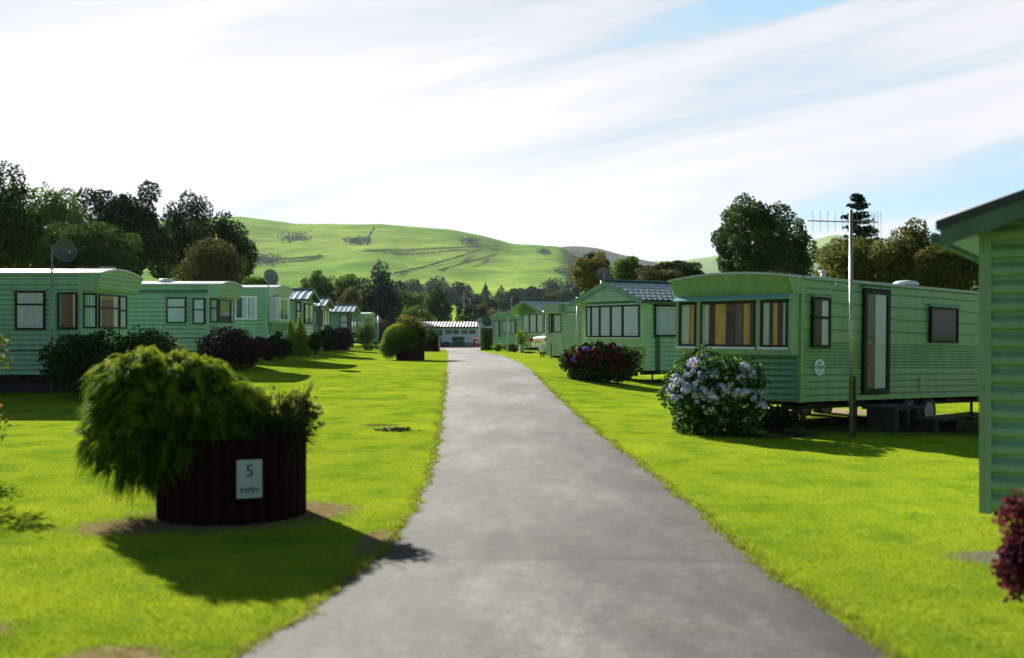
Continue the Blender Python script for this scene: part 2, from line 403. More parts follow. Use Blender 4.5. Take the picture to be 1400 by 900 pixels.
        ho = h.build('hood', mhood or s.m, s.root)
        if ribs:
            r = s.mb(); a0 = -hood_p; 
            for j in range(ribs):
                t = (j+.6)/ribs; zz = hz+.06+(s.ev-hz-.06)*t; aa = -hood_p+rake*(1-t)
                r.box(aa-.018, aa+.02, -.02, W+.02, zz-.02, zz+.02)
            r.build('rib', mhood or s.m, ho)
        return zt
    def gable_roof(s, pitch=.33, ov_f=.4, ov_s=.25, style='tile', m=None, fas=None, th=.05, fh=.16, gout=0):
        W = s.W; m = m or M_TILE; fas = fas or s.m; hz = s.ev
        rz = hz + pitch*W/2
        mb = s.mb(); a0, a1 = -ov_f, s.L+ov_f*.5; step = .05 if style == 'tile' else .06
        na = max(2, int((a1-a0)/step)); per = .23 if style == 'tile' else .34
        rows = 6 if style == 'tile' else 1
        for sgn in (0, 1):
            vs = []; fs = []; vv = []
            T = W/2+ov_s
            for r_ in range(rows):
                vv += [(r_/rows, .0), ((r_+.5)/rows, .012), ((r_+1)/rows-.004, .034 if rows > 1 else 0)]
                if rows > 1: vv += [((r_+1)/rows, .034)]
            for i in range(na+1):
                a_ = a0+(a1-a0)*i/na
                if style == 'tile': wv = .016*math.cos(2*PI*a_/per)
                else: wv = .03 if (a_/per)%1 < .24 else 0
                for (v, o) in vv:
                    bb = W/2 - T*v if sgn == 0 else W/2 + T*v
                    vs.append((a_, bb, rz+.03 - pitch*T*v + o + wv))
            k = len(vv)
            for i in range(na):
                for j in range(k-1): fs.append((i*k+j, (i+1)*k+j, (i+1)*k+j+1, i*k+j+1))
            mb.add(vs, fs)
        ro = mb.build('roof', m, s.root, recalc=False)
        # deck under it
        d = s.mb(); T = W/2+ov_s-.01
        d.prism([(W/2-T, rz-pitch*T-.045),(W/2, rz-.045),(W/2+T, rz-pitch*T-.045),(W/2+T, rz-pitch*T+.004),(W/2, rz+.004),(W/2-T, rz-pitch*T+.004)], a0+.03, a1-.03, ax=0)
        d.build('soffit', fas, s.root)
        for a_ in (a0, a1-.03):
            for sg in (-1, 1):
                f = s.mb(); f.add([(a_, W/2, rz+.05),(a_, W/2+sg*(T+.02), rz-pitch*(T+.02)+.05),(a_, W/2+sg*(T+.02), rz-pitch*(T+.02)+.05-fh),(a_, W/2, rz+.05-fh),
                       (a_+.03, W/2, rz+.05),(a_+.03, W/2+sg*(T+.02), rz-pitch*(T+.02)+.05),(a_+.03, W/2+sg*(T+.02), rz-pitch*(T+.02)+.05-fh),(a_+.03, W/2, rz+.05-fh)],
                      [(0,1,2,3),(7,6,5,4),(0,4,5,1),(1,5,6,2),(2,6,7,3),(3,7,4,0)])
                f.build('bargeboard', fas, s.root)
        c = s.mb(); c.tube((a0-.01,W/2,rz+.065),(a1+.01,W/2,rz+.065),.055,.055,8); c.build('ridge_cap', M_DKGREEN, s.root)
        for sg in (-1,1):
            gt = s.mb(); bb = W/2+sg*(T+.03); gt.box(a0+.02, a1-.02, min(bb,bb+sg*.07), max(bb,bb+sg*.07), rz-pitch*T-.07, rz-pitch*T-.0)
            gt.build('gutter', M_DKGREEN, s.root)
        # gable triangles with boards
        for end in (0, 1):
            g = s.mb(); nb = int((rz-.05-hz)/.12)+1; x = -.004-gout if end == 0 else s.L+.004; sg = -1 if end == 0 else 1
            for k in range(nb):
                z0 = hz + k*(rz-.05-hz)/nb; z1 = hz+(k+1)*(rz-.05-hz)/nb
                w0 = (rz-.05-z0)/pitch; w1 = (rz-.05-z1)/pitch
                g.add([(x+sg*.042,W/2-w0,z0),(x+sg*.042,W/2+w0,z0),(x+sg*.004,W/2+w1,z1),(x+sg*.004,W/2-w1,z1),(x-sg*.05,W/2-w0,z0),(x-sg*.05,W/2+w0,z0),(x-sg*.05,W/2+w1,z1),(x-sg*.05,W/2-w1,z1)],
                      [(0,1,2,3),(7,6,5,4),(0,4,5,1),(1,5,6,2),(2,6,7,3),(3,7,4,0)])
            if gout and end == 0: g.box(-gout, .0, .02, W-.02, hz-.05, hz-.002)
            g.build('gable', s.m, s.root)
        return rz
    def bay(s, pts, z0, z1, m=None, name='bay'):
        mb = s.mb(); mb.prism(list(pts)+[(.01,pts[-1][1]),(.01,pts[0][1])], z0, z1); return mb.build(name, m or s.m, s.root)
def boards(v, name, x, b0, b1, z0, z1, h, d, parent=None, m=None):
    """wedge-shaped boards on the front plane a = x, facing the lane"""
    if b0 > b1: b0, b1 = b1, b0
    n = max(1, round((z1-z0)/h)); H = (z1-z0)/n; mb = v.mb()
    for k in range(n):
        z = z0+k*H
        mb.prism([(x,z+.004),(x-d*.9,z+.004),(x-d,z+H*.12),(x-d*.9,z+H*.55),(x-.002,z+H-.002),(x,z+H-.002)], b0, b1, ax=1)
    return mb.build(name, m or v.m, parent or v.root)
def lap(h=.13, d=.016):
    def f(z0, z1):
        n = max(1, round((z1-z0)/h)); out = []
        for k in range(n):
            a = z0+(z1-z0)*k/n; b = z0+(z1-z0)*(k+1)/n; out += [(a, d*1.6), (a+(b-a)*.10, d*2.0), (a+(b-a)*.55, d*1.75), (b-.004, 0)]
        return out+[(z1, 0)]
    return f
def ribbed(z0, z1):      # smooth panels with seams, and a belt of fine ribs below the windows
    out = []; z = z0; 
    while z < z1-1e-6:
        t = z-z0
        h = .055 if .55 < t < 1.0 else (.12 if t < .55 else .24)
        b = min(z1, z+h)
        if z1-b < .04: b = z1
        if h < .1: out += [(z,.002),(z+h*.3,.016),(z+h*.6,.016),(b-.002,.002)]
        else: out += [(z,.012),(z+.008,.018),(b-.030,.015),(b-.010,.000),(b-.002,.000)]
        z = b
    return out+[(z1,.01)]
def bulge(z0, z1, h=.15):
    n = max(1, round((z1-z0)/h)); out = []
    for k in range(n):
        a = z0+(z1-z0)*k/n; H = (z1-z0)/n
        out += [(a,0),(a+H*.16,.0),(a+H*.26,.034),(a+H*.36,.046),(a+H*.66,.044),(a+H*.97,.004)]
    return out+[(z1,0)]
def dish(label, top, base_z, pole_xy, aim, r=.36, name='satellite_dish', col=(.06,.06,.065), group=None, off=0):
    """dish on its own steel pole; top = height of the dish centre"""
    x, y = pole_xy; t = thing(name, label, 'satellite dish', (x, y, base_z), group=group)
    h = top-base_z; m = MB(); m.tube((0,0,-.1),(0,0,h+.15),.025,.025,8); m.build('pole', M_STEEL, t, smooth=True)
    d = Vector(aim).normalized(); c = Vector((off,0,h)) + d*.12
    dm = MB(); prof = [(r*k/6, .28*r*(k/6)**2) for k in range(0,7)]
    prof = [(max(p[0],.004), p[1]) for p in prof]; prof += [(r+.012, .28*r), (r+.006,.28*r-.015)] + [(max(.004,r*k/6), .28*r*(k/6)**2-.015) for k in range(6,-1,-1)]
    dm.lathe(prof, c, d, 24); dm.build('dish', mat('dish %g'%col[0], col, .4), t, smooth=True)
    a = MB(); e = c + d*r*1.1 + Vector((0,0,-r*.25)); a.tube(c+Vector((0,0,-r*.9))+d*.05, e, .012, .012, 6); a.tube(e, e-d*.08, .035, .03, 8)
    a.tube((0,0,h), c, .03, .03, 6); a.build('feed_arm', M_STEEL, t)
    return t

GRP_L = 'static caravans along the left lawn'; GRP_R = 'static caravans along the right verge'
def Lvan(label, px, Y, W, L, fl, ev, col=G_TEAL, name='static_caravan'):
    return Van(name, label, px, Y, (-1,0), -1, W, L, fl, ev, col, GRP_L)

# ---- left row
v = Lvan('teal caravan nearest on the left, round-nosed hood over its bay, behind the steel dish pole', 110, 27, 3.0, 9.5, .48, 2.95)
v.walls(lap(.125)); v.posts(m=v.m)
v.arch_roof(rise=.16, hood_p=.5, hood_z=2.56, ribs=3, rake=.12)
def sw(v, x0, x1, y0, y1, **k):
    a0, z1 = v.side_px(x0, y0); a1, _ = v.side_px(x1, y0); _, z0 = v.side_px(x0, y1)
    if a0 > a1: a0, a1 = a1, a0
    return v.window((a0,0),(a1,0), z0, z1, **k)
sw(v, 22, 63, 398, 451, transom=.65, curtains=(('drape',0,.3),('net',.3,.72),('drape',.72,1)), hood=True)
sw(v, 80, 107, 400, 450, curtains=(('drape',0,.22),('drape',.84,1)), inside=M_WOOD)
v.mb().box(.60,.70,-.03,.01,.5,2.6).build('pilaster', v.m, v.root)
bp = [(0,.06),(-.26,.42),(-.26,2.45),(0,2.85)]
v.bay(bp, 1.45, 2.56); 
v.mb().prism([(0,.62),(-.22,1.3),(-.26,1.46),(0,1.46)], .42, 2.45, ax=1).build('bay_underside', v.m, v.root)
v.window((-.0,.1),(-.24,.40), 1.62, 2.5, transom=.62, curtains=(('net',0,1),), proud=.04)
v.window((-.26,.48),(-.26,1.85), 1.62, 2.5, transom=.6, curtains=(('net',0,.12),('drape',.75,1)), inside=M_WOOD, proud=.04)
v.window((-.26,1.9),(-.26,2.42), 1.62, 2.5, transom=.55, curtains=(('net',0,1),), proud=.04)
v.window((-.24,2.5),(-.02,2.8), 1.62, 2.5, transom=.6, curtains=(('net',0,1),), proud=.04)
bl = v.mb(); bl.box(.02,9.4,-.028,.0,1.05,1.13); bl.box(.02,9.4,-.024,.0,1.22,1.25); bl.build('belt_moulding', M_DKGREEN, v.root)
cn = v.mb(); cn.box(-.0,9.5,-.035,.0,2.74,2.82); cn.box(0,9.5,-.03,0,2.86,2.9); cn.build('cornice', v.m, v.root)
v.chassis((4.5,5.4), legs=((.3,.4),(.3,2.6)), skirt=True)
V1 = v
v = Lvan('teal caravan with dark-framed windows and ribbed hood, second along the left lawn', 285, 37.3, 2.9, 9.5, .5, 2.72)
v.walls(lap(.15)); v.posts(); v.arch_roof(rise=.14, hood_p=.45, hood_z=2.3, ribs=2, rake=.12)
sw(v, 228, 255, 407, 442, transom=.62, curtains=(('net',0,1),), hood=True)
sw(v, 264, 281, 408, 443, transom=.55, curtains=(('net',0,1),))
bp = [(0,.06),(-.24,.36),(-.24,2.4),(0,2.8)]; v.bay(bp, 1.3, 2.3)
v.window((-.0,.1),(-.22,.34), 1.45, 2.26, transom=.6, proud=.04)
v.window((-.24,.42),(-.24,1.9), 1.45, 2.26, curtains=(('net',.0,.08),), inside=M_ROOMDK, proud=.04)
v.window((-.24,1.95),(-.24,2.38), 1.45, 2.26, transom=.6, proud=.04)
v.window((-.22,2.44),(-.02,2.76), 1.45, 2.26, proud=.04)
bl = v.mb(); bl.box(.02,9.4,-.028,.0,.86,.95); bl.box(0,9.5,-.04,0,2.45,2.55); bl.build('belt_moulding', M_DKGREEN, v.root)
boards(v, 'front_boarding', -.02, .05, 2.85, .6, 1.28, .15, .04)
v.chassis((5,), legs=((.3,.4),), skirt=True); V2 = v
v = Lvan('teal caravan with white-framed windows, third along the left lawn', 365, 44, 3.0, 9.5, .67, 2.82, col=(.26,.45,.30))
v.walls(lap(.14)); v.posts(); v.arch_roof(rise=.14, hood_p=.4, hood_z=2.52, ribs=3, rake=.15, mhood=siding_mat('pale hood', (.45,.55,.5)))
sw(v, 319, 351.5, 405, 437, fm=M_WFRAME, mull=(.4,), curtains=(('net',0,.35),('net',.45,.62),('net',.85,1)), frame=.06)
bp = [(0,.08),(-.36,.35),(-.36,2.6),(0,2.9)]; v.bay(bp, 1.45, 2.52)
v.mb().prism([(0,.95),(-.36,1.46),(0,1.46)], .35, 2.6, ax=1).build('bay_underside', v.m, v.root)
v.window((-.02,.1),(-.34,.33), 1.55, 2.46, fm=M_WFRAME, proud=.04)
v.window((-.36,.38),(-.36,1.45), 1.55, 2.46, fm=M_WFRAME, curtains=(('net',0,.5),), proud=.04)
v.window((-.36,1.48),(-.36,2.58), 1.55, 2.46, fm=M_WFRAME, curtains=(('net',.6,1),), proud=.04)
v.chassis((5,), legs=((.3,.4),), skirt=True); V3 = v
def Lgable(label, px, Y, win, fwin, ev, fl=.6, W=3.0, pitch=.3, trans=.55):
    v = Lvan(label, px, Y, W, 9.0, fl, ev)
    v.walls(lap(.15)); v.posts(w=.12, m=M_DKGREEN if px > 430 else v.m)
    v.gable_roof(pitch=pitch, ov_f=.35, ov_s=.2, style='rib', fas=M_DKGREEN, m=mat('ribbed roof sheet', (.42,.45,.47), .22, spec=.8, noise=.2))
    for w in win: sw(v, *w, transom=trans, curtains=(('net',0,1),), frame=.06)
    for (b0,b1,z0,z1) in fwin: v.window((-.02,b0),(-.02,b1), z0, z1, curtains=(('net',0,1),), frame=.06)
    v.chassis((5,), legs=((.3,.4),), skirt=True); return v
Lgable('small ribbed-roof caravan end just behind the white-windowed caravan', 413, 54, [(404.5,412,413,441)], [(.3,1.4,1.5,2.5),(1.45,2.6,1.5,2.5)], 2.72)
Lgable('ribbed-roof caravan behind the golden pointed conifers, its end gable boarded', 438, 66, [(420.5,434,424.5,443.5)], [(.25,.9,1.5,2.5),(.95,1.9,1.5,2.5),(1.95,2.7,1.5,2.5)], 2.72, trans=None)
Lgable('ribbed-roof caravan behind the round dark purple bush, tall dark-framed window beside its corner', 478, 78, [(464.5,476,430.5,453.5)], [(.25,1.3,1.3,2.6),(1.4,2.7,1.3,2.6)], 2.78, fl=.7)
v = Lvan('flat-roofed caravan at the far end of the left lawn behind the slender pole', 511, 105, 3.0, 9, .6, 2.75); v.walls(lap(.15)); v.posts(); v.arch_roof(hood_p=.4, hood_z=2.4)
sw(v, 504.5, 510, 446, 455.5); v.window((-.02,.3),(-.02,1.5),1.3,2.4); v.window((-.02,1.6),(-.02,2.7),1.3,2.4); v.chassis((5,))
v = Lvan('caravan showing only a sliver between the tall-windowed caravan and the far one', 502, 92, 3.0, 9, .6, 2.9); v.walls(lap(.15)); v.arch_roof(hood_p=.3, hood_z=2.5)
sw(v, 488, 498, 438, 452); v.chassis((5,))

# ---- right row: the nearest (torino) caravan
R1 = Van('static_caravan', 'moss green caravan with wide bay window and oval name sign, blue hydrangea at its front', 1093, 19, (.765,.645), 1, 2.62, 9.0, .52, 2.68, G_MOSS, GRP_R, pitch=math.radians(1.15), zg=0)
v = R1; v.walls(ribbed); v.posts(w=.05)
zt = v.arch_roof(rise=.09, hood_p=.42, hood_z=2.40, rake=.14, th=.035)
OFF = .26; b1, ztp = v.front_px(1090, 410, OFF); b0, _ = v.front_px(925, 411, OFF)
bb0, bb1 = .0, 2.62
bs = v.mb(); ZB, ZS, ZH, ZT2 = 1.33, 1.47, 2.28, 2.40
bs.box(-OFF,.0,bb0,bb1,ZB,ZS-.04); bs.build('bay', v.m, v.root)
hd = v.mb(); hd.box(-OFF-.0,.0,bb0,bb1,ZH+.02,ZT2-.003); hd.build('bay_head', v.m, v.root)
aw = v.mb()
aw.prism([(-OFF-.10,2.30),(-OFF-.11,2.32),(-OFF-.0,2.395),(-OFF,2.30)], 0, 2.62, ax=1)
aw.build('awning_rail', mat('blue green rail', (.16,.34,.33), .3), v.root)
for (q0,q1) in ((0,.07),(.66,.76),(2.02,2.12),(2.55,2.62)):
    pm = v.mb(); pm.box(-OFF-.004, -OFF+.07, q0, q1, ZS-.05, ZH+.03)
    if q0 == 0: pm.box(-OFF+.0705,0,0.0,.06,ZS-.05,ZH+.03)
    if q1 == 2.62: pm.box(-OFF+.0705,0,2.56,2.62,ZS-.05,ZH+.03)
    pm.build('bay_post', v.m, v.root)
wcur = [(.08,.655,(('drape',0,.2),('orange',.42,.62),('drape',.72,1))),
        (.77,2.015,(('drape',.0,.07),('orange',.12,.24),('orange',.58,.75),('drape',.86,1))),
        (2.125,2.54,(('orange',0,.45),('drape',.5,1)))]
for i,(q0,q1,cu) in enumerate(wcur):
    w = v.window((-OFF,q0),(-OFF,q1), ZS, ZH, rec=OFF-.02, curtains=cu, inside=M_WOOD, sill='white', proud=.02, frame=.035)
for (q0,q1,z0_,z1_) in ((1.05,1.22,1.5,2.2),(1.40,1.60,1.5,2.1),(2.22,2.30,1.5,2.2)): v.mb().box(-.055,-.03,q0,q1,z0_,z1_).build('cabinet_door', M_ROOMDK, v.root)
# lower front ribs
boards(v, 'front_boarding', -.016, .05, 2.57, .55, 1.30, .105, .04, m=siding_mat('rib teal', (.12,.29,.19)))
sw(v, 1105, 1129.5, 406, 475.5, transom=.6, curtains=(('drape',.55,1),), frame=.05, hood=True)
sw(v, 1267, 1304.5, 419.5, 468.5, curtains=(), frame=.045, hood=True)
# door with glass
a0, z1 = v.side_px(1175.5, 394); a1, _ = v.side_px(1211, 398); _, z0 = v.side_px(1175.5, 539)
d = v.window((a0,0),(a1,0), z0, z1, frame=.10, curtains=(('drape',.45,.92),), name='door', hood=True, inside=mat('hall wall', (.25,.20,.15), .8, noise=.5, nscale=12))
v.mb().tube((a0+.05,-.06,z0+.95),(a0+.05,-.11,z0+.95),.012).box(a0+.035,a0+.15,-.115,-.1,z0+.94,z0+.96).build('handle', M_STEEL, d)
v.chassis((v.side_px(1272,565)[0],v.side_px(1272,565)[0]-.75,), legs=((.35,.3),(.35,2.3),(2.2,.3),(6.6,.3),(5.0,1.3)), wheel_r=.28)
vb = v.mb(); a_, z_ = v.side_px(1258, 525); vb.box(a_-.09,a_+.09,-.03,.0,z_-.13,z_+.13); vb.build('vent', v.m, v.root)
vb = v.mb(); a_, z_ = v.side_px(1318, 441); vb.box(a_-.16,a_+.16,-.02,.0,z_-.01,z_+.01); vb.build('grab_rail', v.m, v.root)
vb = v.mb(); a_, z_ = v.side_px(1138, 388); vb.tube((a_-.02,-.04,z_),(a_+.35,-.05,z_-.03),.008,.008,5); vb.box(a_-.05,a_-.01,-.06,0,z_-.03,z_+.03); vb.build('lamp_bracket', M_WHITE, v.root)
# roof vents
a_ = v.side_px(1265, 400)[0]
vb = v.mb(); vb.lathe([(.24,0),(.26,.03),(.2,.08),(.05,.1)], (a_,.45,zt(.45)+.03), n=16); vb.build('roof_vent', M_WHITE, v.root, smooth=True)
a_ = v.side_px(1149, 380)[0]
vb = v.mb(); vb.tube((a_,.4,zt(.4)),(a_,.4,zt(.4)+.13),.05,.05,10); vb.lathe([(.075,0),(.075,.03),(.02,.05)], (a_,.4,zt(.4)+.13), n=12); vb.build('flue', mat('flue metal',(.5,.42,.38),.4), v.root, smooth=True)
# oval sign
a_, z_ = v.side_px(1117.5, 502.5); sg = v.mb(); n = 28
sg.prism([(a_+.165*math.cos(2*PI*i/n), z_+.145*math.sin(2*PI*i/n)) for i in range(n)], -.032, -.022, ax=1)
so = sg.build('name_sign', mat('sign face', (.62,.74,.72), .35), v.root)
M_INK = mat('sign ink', (.09,.13,.11), .5)
text_mesh('lettering', 'TORINO', .095, M_INK, so, (a_, -.034, z_+.0), (PI/2,0,0))
em = v.mb(); em.box(a_-.07,a_+.07,-.0345,-.033,z_-.092,z_-.084); em.box(a_-.006,a_+.006,-.0345,-.033,z_-.084,z_-.05)
for k in range(9):
    t = PI*(k+.5)/9; em.prism([(a_-.004*math.sin(t),z_+.045),(a_+.055*math.cos(t)-.008,z_+.045+.055*math.sin(t)),(a_+.055*math.cos(t)+.008,z_+.05+.055*math.sin(t)),(a_+.004,z_+.045)], -.0345, -.033, ax=1)
em.build('tree_emblem', mat('emblem brown', (.25,.18,.13), .5), so)

# ---- R2 gable caravan
v = Van('static_caravan', 'sage green caravan with checker-tiled gable roof and five-pane bay, dark red hydrangea before it', 885, 35.3, (.838,.543), 1, 3.46, 9.5, .42, 2.72, G_SAGE, GRP_R)
v.walls(lap(.155,.02)); v.gable_roof(pitch=.34, ov_f=.42, ov_s=.22, fas=siding_mat('fascia sage',(.12,.30,.19)), fh=.17, gout=.34)
for q in ((-.042,.12,-.042,.10,.42,2.72),(.62,.70,-.044,.0,.42,2.66),(-.044,.0,3.3,3.50,.42,2.7)): v.mb().box(*q).build('corner_trim', v.m, v.root)
v.mb().box(.30,.50,-.046,.0,.42,2.66).build('downpipe_panel', M_DKGREEN, v.root)
OF = .3; q0, zt_ = v.front_px(874.5, 416.5, OF); q1, _ = v.front_px(802, 420.5, OF); _, zb_ = v.front_px(874.5, 461.5, OF)
v.bay([(-OF,q0-.06),(-OF,q1+.06)], zb_-.32, zt_+.06)
us = [0,.1,.27,.48,.70,1.0]
boards(v, 'front_boarding', -.034, .13, 3.28, .45, zb_-.34, .15, .045)
for i in range(5):
    c0 = q1+(q0-q1)*us[i]; c1 = q1+(q0-q1)*us[i+1]
    v.window((-OF,c0),(-OF,c1), zb_, zt_, frame=.05, proud=.03, curtains=(('net',0,1),), sill='white')
rb = v.mb()
for i in range(1,5):
    c0 = q1+(q0-q1)*us[i]; rb.box(-OF-.03,-OF,c0-.025,c0+.025,zb_-.31,zb_-.05)
rb.build('bay_batten', v.m, v.root)
sw(v, 893, 931, 416.5, 460.5, curtains=(('net',0,1),), frame=.06)
v.chassis((5.5,), legs=((.55,.4),(.3,3.0),(2.5,.4)))
dish('dark satellite dish above the ridge of the checker-tiled caravan', PZ(376.5,38.8), v.zg, (PX(822,38.8),38.8), (.25,-1,.2), r=.25, group='dark satellite dishes')
# ---- R3
v = Van('static_caravan', 'pale green caravan beyond the checker-tiled one, boarded porch box and lace-curtained window', 800, 53, (.838,.543), 1, 3.2, 9.5, .30, 2.68, G_PALE, GRP_R)
v.walls(lap(.16,.022)); v.arch_roof(rise=.16, hood_p=.3, hood_z=2.42, ribs=2, rake=.06, mhood=v.m)
q0,z1 = v.front_px(788,431,.35); q1,z0 = v.front_px(769.5,481,.35)
pb = Van.bay(v, [(-.35,q0),(-.35,q1)], .65, 2.42, name='porch_box')
boards(v, 'boarding', -.35, q0, q1, .66, 2.41, .16, .045, parent=pb)
v.posts(w=.05, o=.045)
for q_ in (min(q0,q1)-.03, max(q0,q1)-.02): v.mb().box(-.41,-.34,q_,q_+.05,.65,2.42).build('corner_trim', v.m, pb)
boards(v, 'hood_boarding', -.30, .05, 3.15, 2.47, 2.66, .095, .035)
a0_,z1 = v.front_px(768.5,434,.05); a1_,z0 = v.front_px(757,463,.05)
v.window((-.02,a0_),(-.02,a1_), 1.45, 2.4, frame=.06, sill='white')
v.window((-.02,a1_+.12),(-.02,a1_+.36), 1.45, 2.4, frame=.06, transom=.5)
v.window((-.02,.08),(-.02,.32), 1.3, 2.4, frame=.05)
v.mb().box(-.05,0,a0_,a1_,.72,1.28).box(-.07,-.05,a0_+.12,a1_-.12,.85,1.15).build('access_panel', v.m, v.root)
lb = v.mb(); lb.prism([(-.40,2.5),(-.55,2.45),(-.5,2.85),(-.40,2.85)], max(q0,q1)-.15, max(q0,q1)+.1, ax=1); lb.build('lamp_box', siding_mat('lamp box green', (.10,.26,.15)), v.root)
v.chassis((5.5,), legs=((.3,.4),(.3,2.8)))
# ---- R4
v = Van('static_caravan', 'green caravan with deep open gable and net-curtained bay, behind the white car', 758, 64.5, (.838,.543), 1, 3.7, 9.5, .4, 2.55, G_SAGE, GRP_R)
v.walls(lap(.16,.02)); v.posts(w=.05, o=.04); v.gable_roof(pitch=.36, ov_f=1.0, ov_s=.25, fas=siding_mat('fascia leaf',(.15,.34,.17)), fh=.2)
v.bay([(-.0,.25),(-.45,.45),(-.45,2.7),(0,3.1)], .95, 2.5)
v.window((-.04,.27),(-.43,.44), 1.3, 2.42, proud=.03)
v.window((-.45,.5),(-.45,1.15), 1.3, 2.42, proud=.03, sill='white'); v.window((-.45,1.2),(-.45,1.9), 1.3, 2.42, proud=.03, sill='white'); v.window((-.45,1.95),(-.45,2.65), 1.3, 2.42, proud=.03)
v.window((-.43,2.72),(-.04,3.07), 1.3, 2.42, proud=.03)
v.chassis((5.5,), legs=((.3,.4),))
vb = v.mb(); vb.box(-.9,-.82,3.75,3.83,-.3,2.3); vb.build('gable_post', v.m, v.root)
dish('small dish on a mast at the left eave of the checker-tiled caravan', PZ(401,44), gz(PX(786,44),44), (PX(789,44),44), (-.5,-.9,.2), r=.22, col=(.05,.05,.055), group='dark satellite dishes')
# ---- R5, R6
v = Van('static_caravan', 'low arched-roof caravan between the clipped hedge and the open-gabled caravan', 708, 82, (.838,.543), 1, 3.6, 9.5, .35, 2.5, (.17,.42,.29), GRP_R)
v.walls(lap(.16)); v.posts(w=.05, o=.04); v.arch_roof(rise=.3, hood_p=.25, hood_z=2.3, rake=.05)
v.window((-.02,.25),(-.02,1.35), 1.2, 2.2, sill='white', mull=(.5,)); v.window((-.02,1.45),(-.02,2.05),1.2,2.2); v.window((-.02,2.5),(-.02,3.2),.95,2.25, sill='white')
v.chassis((5.5,))
dish('dark dish on the roof line of the low arched caravan', PZ(441,86), v.zg, (PX(692,86),86), (-.2,-1,.1), r=.9, col=(.05,.05,.055), group='dark satellite dishes')
v = Van('static_caravan', 'teal caravan corner just showing behind the clipped hedge beside the white building', 677, 97, (.838,.543), 1, 2.8, 9, .4, 2.5, G_TEAL, GRP_R)
v.walls(lap(.16)); v.arch_roof(rise=.2, hood_p=.25, hood_z=2.3, rake=.05); v.window((-.02,.4),(-.02,1.6),1.2,2.2); v.chassis((5.5,))
dish('dark dish standing above the teal caravan corner by the white building', PZ(438,95), gz(0,95), (PX(668.5,95),95), (-.3,-1,.1), r=.55, col=(.03,.03,.035), group='dark satellite dishes')
# ---- R0 near right edge
v = Van('static_caravan', 'close green caravan end with broad ribbed cladding, cut off by the right edge', 0, 9.2, (.5,.866), -1, 3.2, 9, .22, 2.60, (.20,.36,.225), GRP_R, X=3.97, zg=0)
v.walls(bulge); v.mb().box(-.045,.05,-.045,.05,.2,2.6).build('corner_trim', v.m, v.root)
v.gable_roof(pitch=.33, ov_f=.5, ov_s=.27, style='tile', m=mat('dark roof sheet', (.02,.02,.022), .4), fas=siding_mat('fascia dark',(.055,.13,.085)), fh=.15, th=.06)
cp = v.mb(); rzz = 2.60+.33*1.6; T = 1.6+.31
for sg in (-1,1):
    cp.add([(-.53,1.6,rzz+.12),(-.53,1.6+sg*T,rzz-.33*T+.12),(-.53,1.6+sg*T,rzz-.33*T+.05),(-.53,1.6,rzz+.05),(-.3,1.6,rzz+.12),(-.3,1.6+sg*T,rzz-.33*T+.12),(-.3,1.6+sg*T,rzz-.33*T+.05),(-.3,1.6,rzz+.05)],
           [(0,1,2,3),(7,6,5,4),(0,4,5,1),(1,5,6,2),(2,6,7,3),(3,7,4,0)])
cp.build('verge_capping', mat('black capping',(.02,.018,.02),.35), v.root)
v.chassis((5,), legs=((.12,.3),(.3,2.6)))

# ------------------------------------------------------------------ road edges
EL = [(250,960),(340,890),(430,832),(490,785),(540,740),(575,680),(592,640),(600,600),(606,550),(610,520),(612,500),(613,485),(609,478.5),(590,475.8)]
ER = [(1300,960),(1210,895),(1120,830),(1020,762),(960,705),(880,640),(820,595),(770,550),(735,515),(712,497),(690,487),(662,482),(650,479),(690,475.8)]
PL = [at(*p) for p in EL]; PR = [at(*p) for p in ER]
YL = np.array([p[1] for p in PL]); XL = np.array([p[0] for p in PL]); YR = np.array([p[1] for p in PR]); XR = np.array([p[0] for p in PR])
Ymax = min(YL[-1], YR[-1])
def road_x(Y):
    return np.interp(Y, YL, XL), np.interp(Y, YR, XR)
PL0 = (XL[1]-XL[0])/(YL[1]-YL[0]); PR0 = (XR[1]-XR[0])/(YR[1]-YR[0])
def road():
    Ys = np.concatenate([np.linspace(-30, YL[0], 30), np.arange(YL[0]+.12, 30, .15), np.arange(30, 112, .6)])
    nx = 14; V = []; 
    for Y in Ys:
        if Y < YL[0]: xl = XL[0] + (-1.0)*(YL[0]-Y)*.10; xr = XR[0] + (YL[0]-Y)*.12
        else: xl, xr = road_x(Y)
        jl = .035*math.sin(Y*7.3)+.03*math.sin(Y*17.1+1)+.02*math.sin(Y*41); jr = .035*math.sin(Y*6.1+2)+.03*math.sin(Y*19.3)+.02*math.sin(Y*37)
        xl += jl*min(.5,Y/50+.2); xr += jr*min(.5,Y/50+.2)
        for i in range(nx+1):
            t = i/nx; X = xl+(xr-xl)*t; V.append((X, Y, gz(X, Y)+.012+.02*4*t*(1-t)))
    V = np.array(V); n = len(Ys); idx = np.arange(n*(nx+1)).reshape(n, nx+1)
    Fq = np.stack([idx[:-1,:-1], idx[:-1,1:], idx[1:,1:], idx[1:,:-1]], -1).reshape(-1,4)
    o = npmesh('road', V, Fq, M_ROAD); ea = o.data.attributes.new('edge','FLOAT','POINT'); ea.data.foreach_set('value', np.tile(np.abs(np.linspace(-1,1,nx+1)), n).astype(np.float32)); o.data.polygons.foreach_set('use_smooth', [True]*len(o.data.polygons)); tag(o, 'worn grey asphalt lane running up the middle', None, None, 'structure'); return o
def nodes(m): return m.node_tree.nodes, m.node_tree.links
